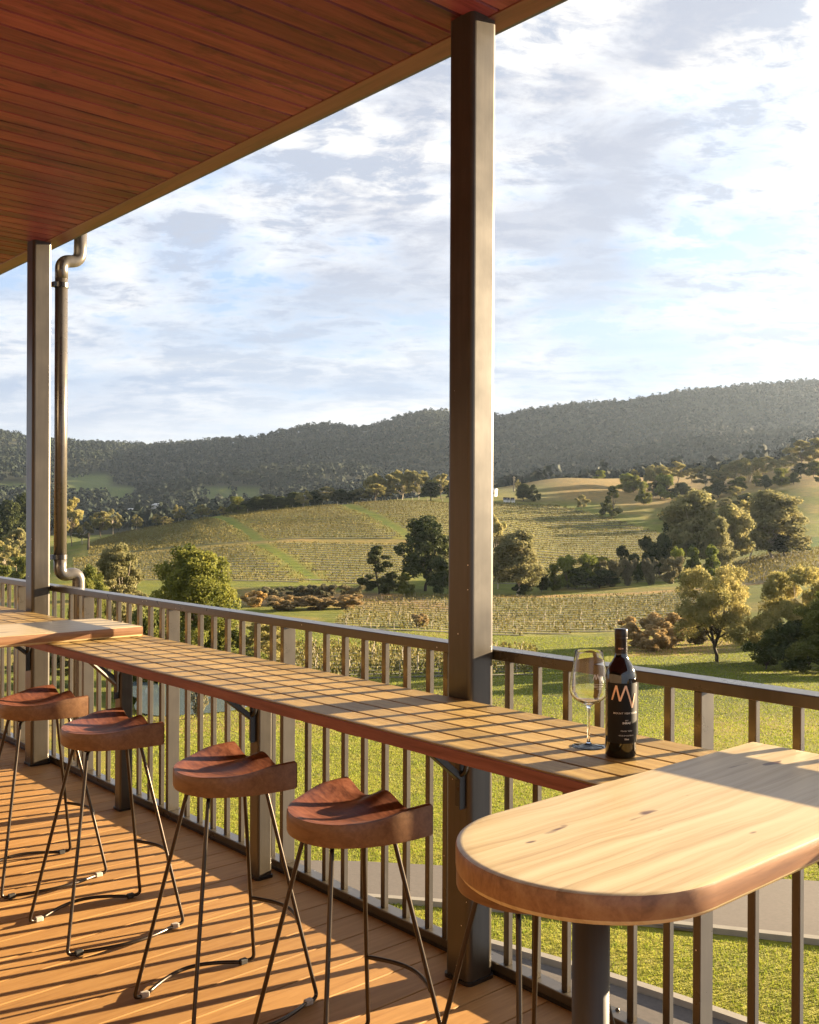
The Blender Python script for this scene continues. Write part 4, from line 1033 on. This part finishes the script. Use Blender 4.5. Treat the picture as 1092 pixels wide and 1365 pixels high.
# ------------------------------------------------------------------ lawn grass tufts (one mass)
def grass():
    rg = np.random.default_rng(9); n = 260000
    px = 150 + rg.random(n) * 1120; D = 11 * (120 / 11) ** rg.random(n); py_t = 682.6 + (CAM.z - tz(px, D)) / D * FPX
    tL = np.interp(px, [a for a, _ in topL], [b for _, b in topL]); bL = np.interp(px, [a for a, _ in botL], [b for _, b in botL]) + 4; kk = np.interp(px, [a for a, _ in k2], [b for _, b in k2]) - 9
    keep = ((py_t < tL - 1) | (py_t > bL)) & (py_t < kk); px, D = px[keep], D[keep]; n = len(px)
    z = tz(px, D); x = CAM.x + D * (Fh[0] + Rh[0] * (px - 546) / FPX); y = CAM.y + D * (Fh[1] + Rh[1] * (px - 546) / FPX)
    a = rg.random(n) * PI; s = (.010 + .011 * rg.random(n)) * (D / 16) ** .75; h = (.018 + .032 * rg.random(n)) * (D / 16) ** .5
    lx, ly = rg.normal(size=n) * .03, rg.normal(size=n) * .03
    V = np.stack([np.stack([x - np.cos(a) * s, y - np.sin(a) * s, z - .02], 1), np.stack([x + np.cos(a) * s, y + np.sin(a) * s, z - .02], 1), np.stack([x + lx, y + ly, z + h], 1)], 1).reshape(-1, 3)
    me = raw_mesh('lawn_grass', V, np.arange(3 * n).reshape(n, 3), m_leaf('lawn_blades', (.125, .165, .016), (.235, .245, .036), .35, 0), nper=3)
    o = link_mesh('lawn_grass', me); tag(o, 'short sunlit grass of the lawn below the railing', 'grass', kind='stuff')
grass()
# ------------------------------------------------------------------ small far buildings, pole, fence
def shed(px, D, w, d, h, label, wallc, roofc, rz=.3):
    b = gpos(px, D); e = empty('farm_building', (b.x, b.y, b.z), rz, label=label, cat='building')
    bm = bmesh.new(); box(bm, -w / 2, w / 2, -d / 2, d / 2, -.5, h); mesh_obj('wall', bm, wallc, e)
    bm = bmesh.new(); vs = [bm.verts.new(p) for p in ((-w / 2 - .3, -d / 2 - .4, h), (w / 2 + .3, -d / 2 - .4, h), (w / 2 + .3, 0, h + d * .25), (-w / 2 - .3, 0, h + d * .25), (w / 2 + .3, d / 2 + .4, h), (-w / 2 - .3, d / 2 + .4, h))]
    for f in ((0, 1, 2, 3), (3, 2, 4, 5), (0, 3, 5), (1, 4, 2)): bm.faces.new([vs[i] for i in f])
    mesh_obj('roof', bm, roofc, e)
    bm = bmesh.new()
    for i in range(3): box(bm, -w / 2 + w * (.2 + .3 * i) - .5, -w / 2 + w * (.2 + .3 * i) + .5, -d / 2 - .05, -d / 2 + .02, .9, 2.1)
    mesh_obj('window', bm, M['bottle'], e); return e
WH = m_plain('white_cladding', (.78, .75, .7), .7, .05, 2); GRYR = m_plain('roof_metal', (.55, .53, .5), .5, .1, 1)
shed(212, 1250, 17, 9, 4.0, 'white farmhouse among dark trees on the far valley side', WH, GRYR)
shed(176, 1200, 9, 6, 3.0, 'small pale shed left of the white farmhouse', WH, GRYR)
shed(658, 470, 2.6, 2.4, 3.0, 'small white shed on the crest right of the middle post', WH, GRYR)
for px, lb in ((674, 'leftmost'), (678, 'middle'), (684, 'rightmost')): shed(px, 446, 1.3, 1.2, 1.2, lb + ' of three tiny white machines parked below the knoll', WH, GRYR)
b = gpos(685, 500); e = empty('power_pole', tuple(b), label='thin power pole with crossarms on the knoll', cat='pole')
bm = bmesh.new(); tube(bm, [(0, 0, -.5), (0, 0, 7.5)], [.35, .2], 8); mesh_obj('shaft', bm, M['stake'], e)
bm = bmesh.new(); box(bm, -1.1, 1.1, -.1, .1, 6.6, 6.85); box(bm, -.9, .9, -.1, .1, 5.6, 5.8); mesh_obj('crossarm', bm, M['stake'], e)
for i in range(16):
    px = 330 + i * 20; D = 427; b = gpos(px, D)
    fp = empty('fence_post', tuple(b), label='thin pale fence post on the crest above the upper vineyard', cat='post', group='fence posts on the crest')
    bm = bmesh.new(); rpost(bm, -.09, .09, -.09, .09, -.3, 1.5, .02, 2); mesh_obj('shaft', bm, M['stake'], fp)
b = gpos(118, 330); e = empty('tree_stump', tuple(b), label='dead dark tree trunk above the left vineyard', cat='tree')
bm = bmesh.new(); tube(bm, [(0, 0, -.3), (.1, 0, 3), (0, .1, 5.5)], [.4, .3, .12], 7); tube(bm, [(.1, 0, 3.6), (1.0, .2, 5)], [.16, .05], 5); mesh_obj('trunk', bm, M['dark_bark'], e)
# ------------------------------------------------------------------ haze
HAZE = 0.000036
hb = bmesh.new(); zlo = float(Z.min()) - 1.0; zhi = float(Z.max()) + 45
cx, cy = float((XX.min() + XX.max()) / 2), float((YY.min() + YY.max()) / 2)
box(hb, float(XX.min()) - 20, max(40., float(XX.max()) + 20), min(-30., float(YY.min()) - 20), float(YY.max()) + 20, zlo, zhi)
k = NT('haze_air'); k.n.remove(k.b); pv = k.node('ShaderNodeVolumePrincipled')
pv.inputs['Color'].default_value = (.62, .77, 1.0, 1); pv.inputs['Density'].default_value = HAZE; pv.inputs['Anisotropy'].default_value = .45
k.l.new(pv.outputs[0], k.out.inputs['Volume'])
hz_ = mesh_obj('haze', hb, k.m); tag(hz_, 'thin pale haze filling the valley', 'haze', kind='stuff')
# ------------------------------------------------------------------ sun and sky
SUN_AZ = rad(13.8)                                   # from +Y towards +X
SLOPE = .175
EL = math.atan(SLOPE * math.cos(SUN_AZ))
sd = bpy.data.lights.new('sun', 'SUN'); sun = bpy.data.objects.new('sun', sd); COL.objects.link(sun)
sv = Vector((math.sin(SUN_AZ) * math.cos(EL), math.cos(SUN_AZ) * math.cos(EL), math.sin(EL)))
sun.rotation_euler = (-sv).to_track_quat('-Z', 'Y').to_euler(); sd.energy = 5.0; sd.angle = rad(.4); sd.color = (1.0, .78, .50)
wd = bpy.data.worlds.new('World'); S.world = wd; wd.use_nodes = True
t = wd.node_tree; N = t.nodes; Lk = t.links; bg = N['Background']
class W(NT):
    def __init__(s): s.t = t; s.n = N; s.l = Lk
w = W()
st = w.node('ShaderNodeTexSky', sky_type='NISHITA', sun_disc=False, sun_elevation=EL, sun_rotation=SUN_AZ, dust_density=1.5, altitude=100)
tc = w.n.new('ShaderNodeTexCoord'); d = tc.outputs['Generated']
mp = w.n.new('ShaderNodeMapping'); mp.vector_type = 'POINT'; w.l.new(d, mp.inputs[0]); mp.inputs['Rotation'].default_value = (0, 0, -math.atan2(F3.y, F3.x) + PI / 2)
o = w.sep(mp.outputs[0])                              # x right, y ahead, z up
zc = w.math('MAXIMUM', o[2], 0.0); den = w.math('ADD', zc, .20)
u = w.math('DIVIDE', o[0], den); v = w.math('DIVIDE', o[1], den)
vec = w.comb(u, v, 0.0)
def wn(vec, scale, detail, rough, dist=0, off=(0, 0, 0), sc=(1, 1, 1)):
    m = w.n.new('ShaderNodeMapping'); w.l.new(vec, m.inputs[0]); m.inputs['Location'].default_value = off; m.inputs['Scale'].default_value = sc
    return w.noise(m.outputs[0], scale, detail, rough, dist)
CB = .122
big = wn(vec, 1.35, 4, .5, .3, (0.6, 7.7, 2), (1, .75, 1))
puff = wn(vec, 5.2, 9, .60, .35, (1.2, 8.4, 2), (.8, 1.1, 1))
fine = wn(vec, 15.0, 8, .68, .5, (7.2, 4.4, 1), (.7, 1.2, 1))
bigo = wn(vec, 1.9, 5, .55, .4, (11.3, 2.2, 4), (.9, 1.0, 1))
tex = w.math('ADD', w.math('MULTIPLY', puff, .62), w.math('MULTIPLY', fine, .38))
WHT = (1.42 * CB, 1.36 * CB, 1.27 * CB); BLU = (.50 * CB, .69 * CB, 1.05 * CB); GRY = (.58 * CB, .63 * CB, .76 * CB)
mask = w.ramp(w.math('ADD', w.math('MULTIPLY', tex, .55), w.math('MULTIPLY', bigo, .45)), [(.42, (0, 0, 0)), (.47, (.55,) * 3), (.53, (1, 1, 1))])
blue = w.mix(.8, w.mix(1.0, st.outputs[0], (.05, .05, .05), 'MULTIPLY'), BLU)
body = w.mix(w.ramp(tex, [(.44, (0, 0, 0)), (.56, (1, 1, 1))]), WHT, (.62 * CB, .69 * CB, .83 * CB))
c = w.mix(mask, blue, body)
dk = w.ramp(w.math('ADD', w.math('MULTIPLY', big, .72), w.math('MULTIPLY', puff, .28)), [(.51, (0, 0, 0)), (.60, (1, 1, 1))])
up = w.ramp(zc, [(.12, (.30,) * 3), (.30, (1, 1, 1))])
c = w.mix(w.math('MULTIPLY', w.math('MULTIPLY', dk, up), .85), c, GRY)
# layered band above the hills
hzf = w.ramp(zc, [(0.05, (1, 1, 1)), (.13, (.75,) * 3), (.24, (0, 0, 0))])
lay = wn(w.comb(w.math('MULTIPLY', o[0], 2.6), 0.0, w.math('MULTIPLY', zc, 20.0)), 1.3, 7, .6, .5, (2, 0, 5))
lc = w.ramp(lay, [(.38, (.50 * CB, .63 * CB, .84 * CB)), (.52, (.66 * CB, .76 * CB, .91 * CB)), (.66, (.96 * CB, .97 * CB, .98 * CB))])
c = w.mix(w.math('MULTIPLY', hzf, .8), c, lc)
low = w.ramp(zc, [(0.055, (1, 1, 1)), (.12, (0, 0, 0))])
c = w.mix(w.math('MULTIPLY', low, .3), c, (.98 * CB, .97 * CB, .95 * CB))
# brighter veil on the sun's side
sdn = w.n.new('ShaderNodeVectorMath'); sdn.operation = 'DOT_PRODUCT'; w.l.new(d, sdn.inputs[0]); sdn.inputs[1].default_value = sv
glow = w.math('POWER', w.math('MAXIMUM', sdn.outputs['Value'], 0.0), 5.0)
c = w.mix(w.math('MULTIPLY', glow, .32), c, w.mix(1.0, c, (2.6, 2.3, 1.8), 'MULTIPLY'))
c = w.mix(1.0, c, (10., 10., 10.), 'MULTIPLY'); Lk.new(c, bg.inputs[0]); bg.inputs[1].default_value = .1
S.view_settings.view_transform = 'Standard'; S.view_settings.look = 'None'; S.view_settings.exposure = 2.92; S.view_settings.gamma = 1
S.render.engine = 'CYCLES'; cy_ = S.cycles
cy_.use_denoising = True; cy_.max_bounces = 7; cy_.diffuse_bounces = 3; cy_.glossy_bounces = 3; cy_.transmission_bounces = 6; cy_.transparent_max_bounces = 6; cy_.volume_bounces = 0
cy_.sample_clamp_indirect = 6; cy_.caustics_reflective = False; cy_.caustics_refractive = False; cy_.use_adaptive_sampling = True; cy_.adaptive_threshold = .01
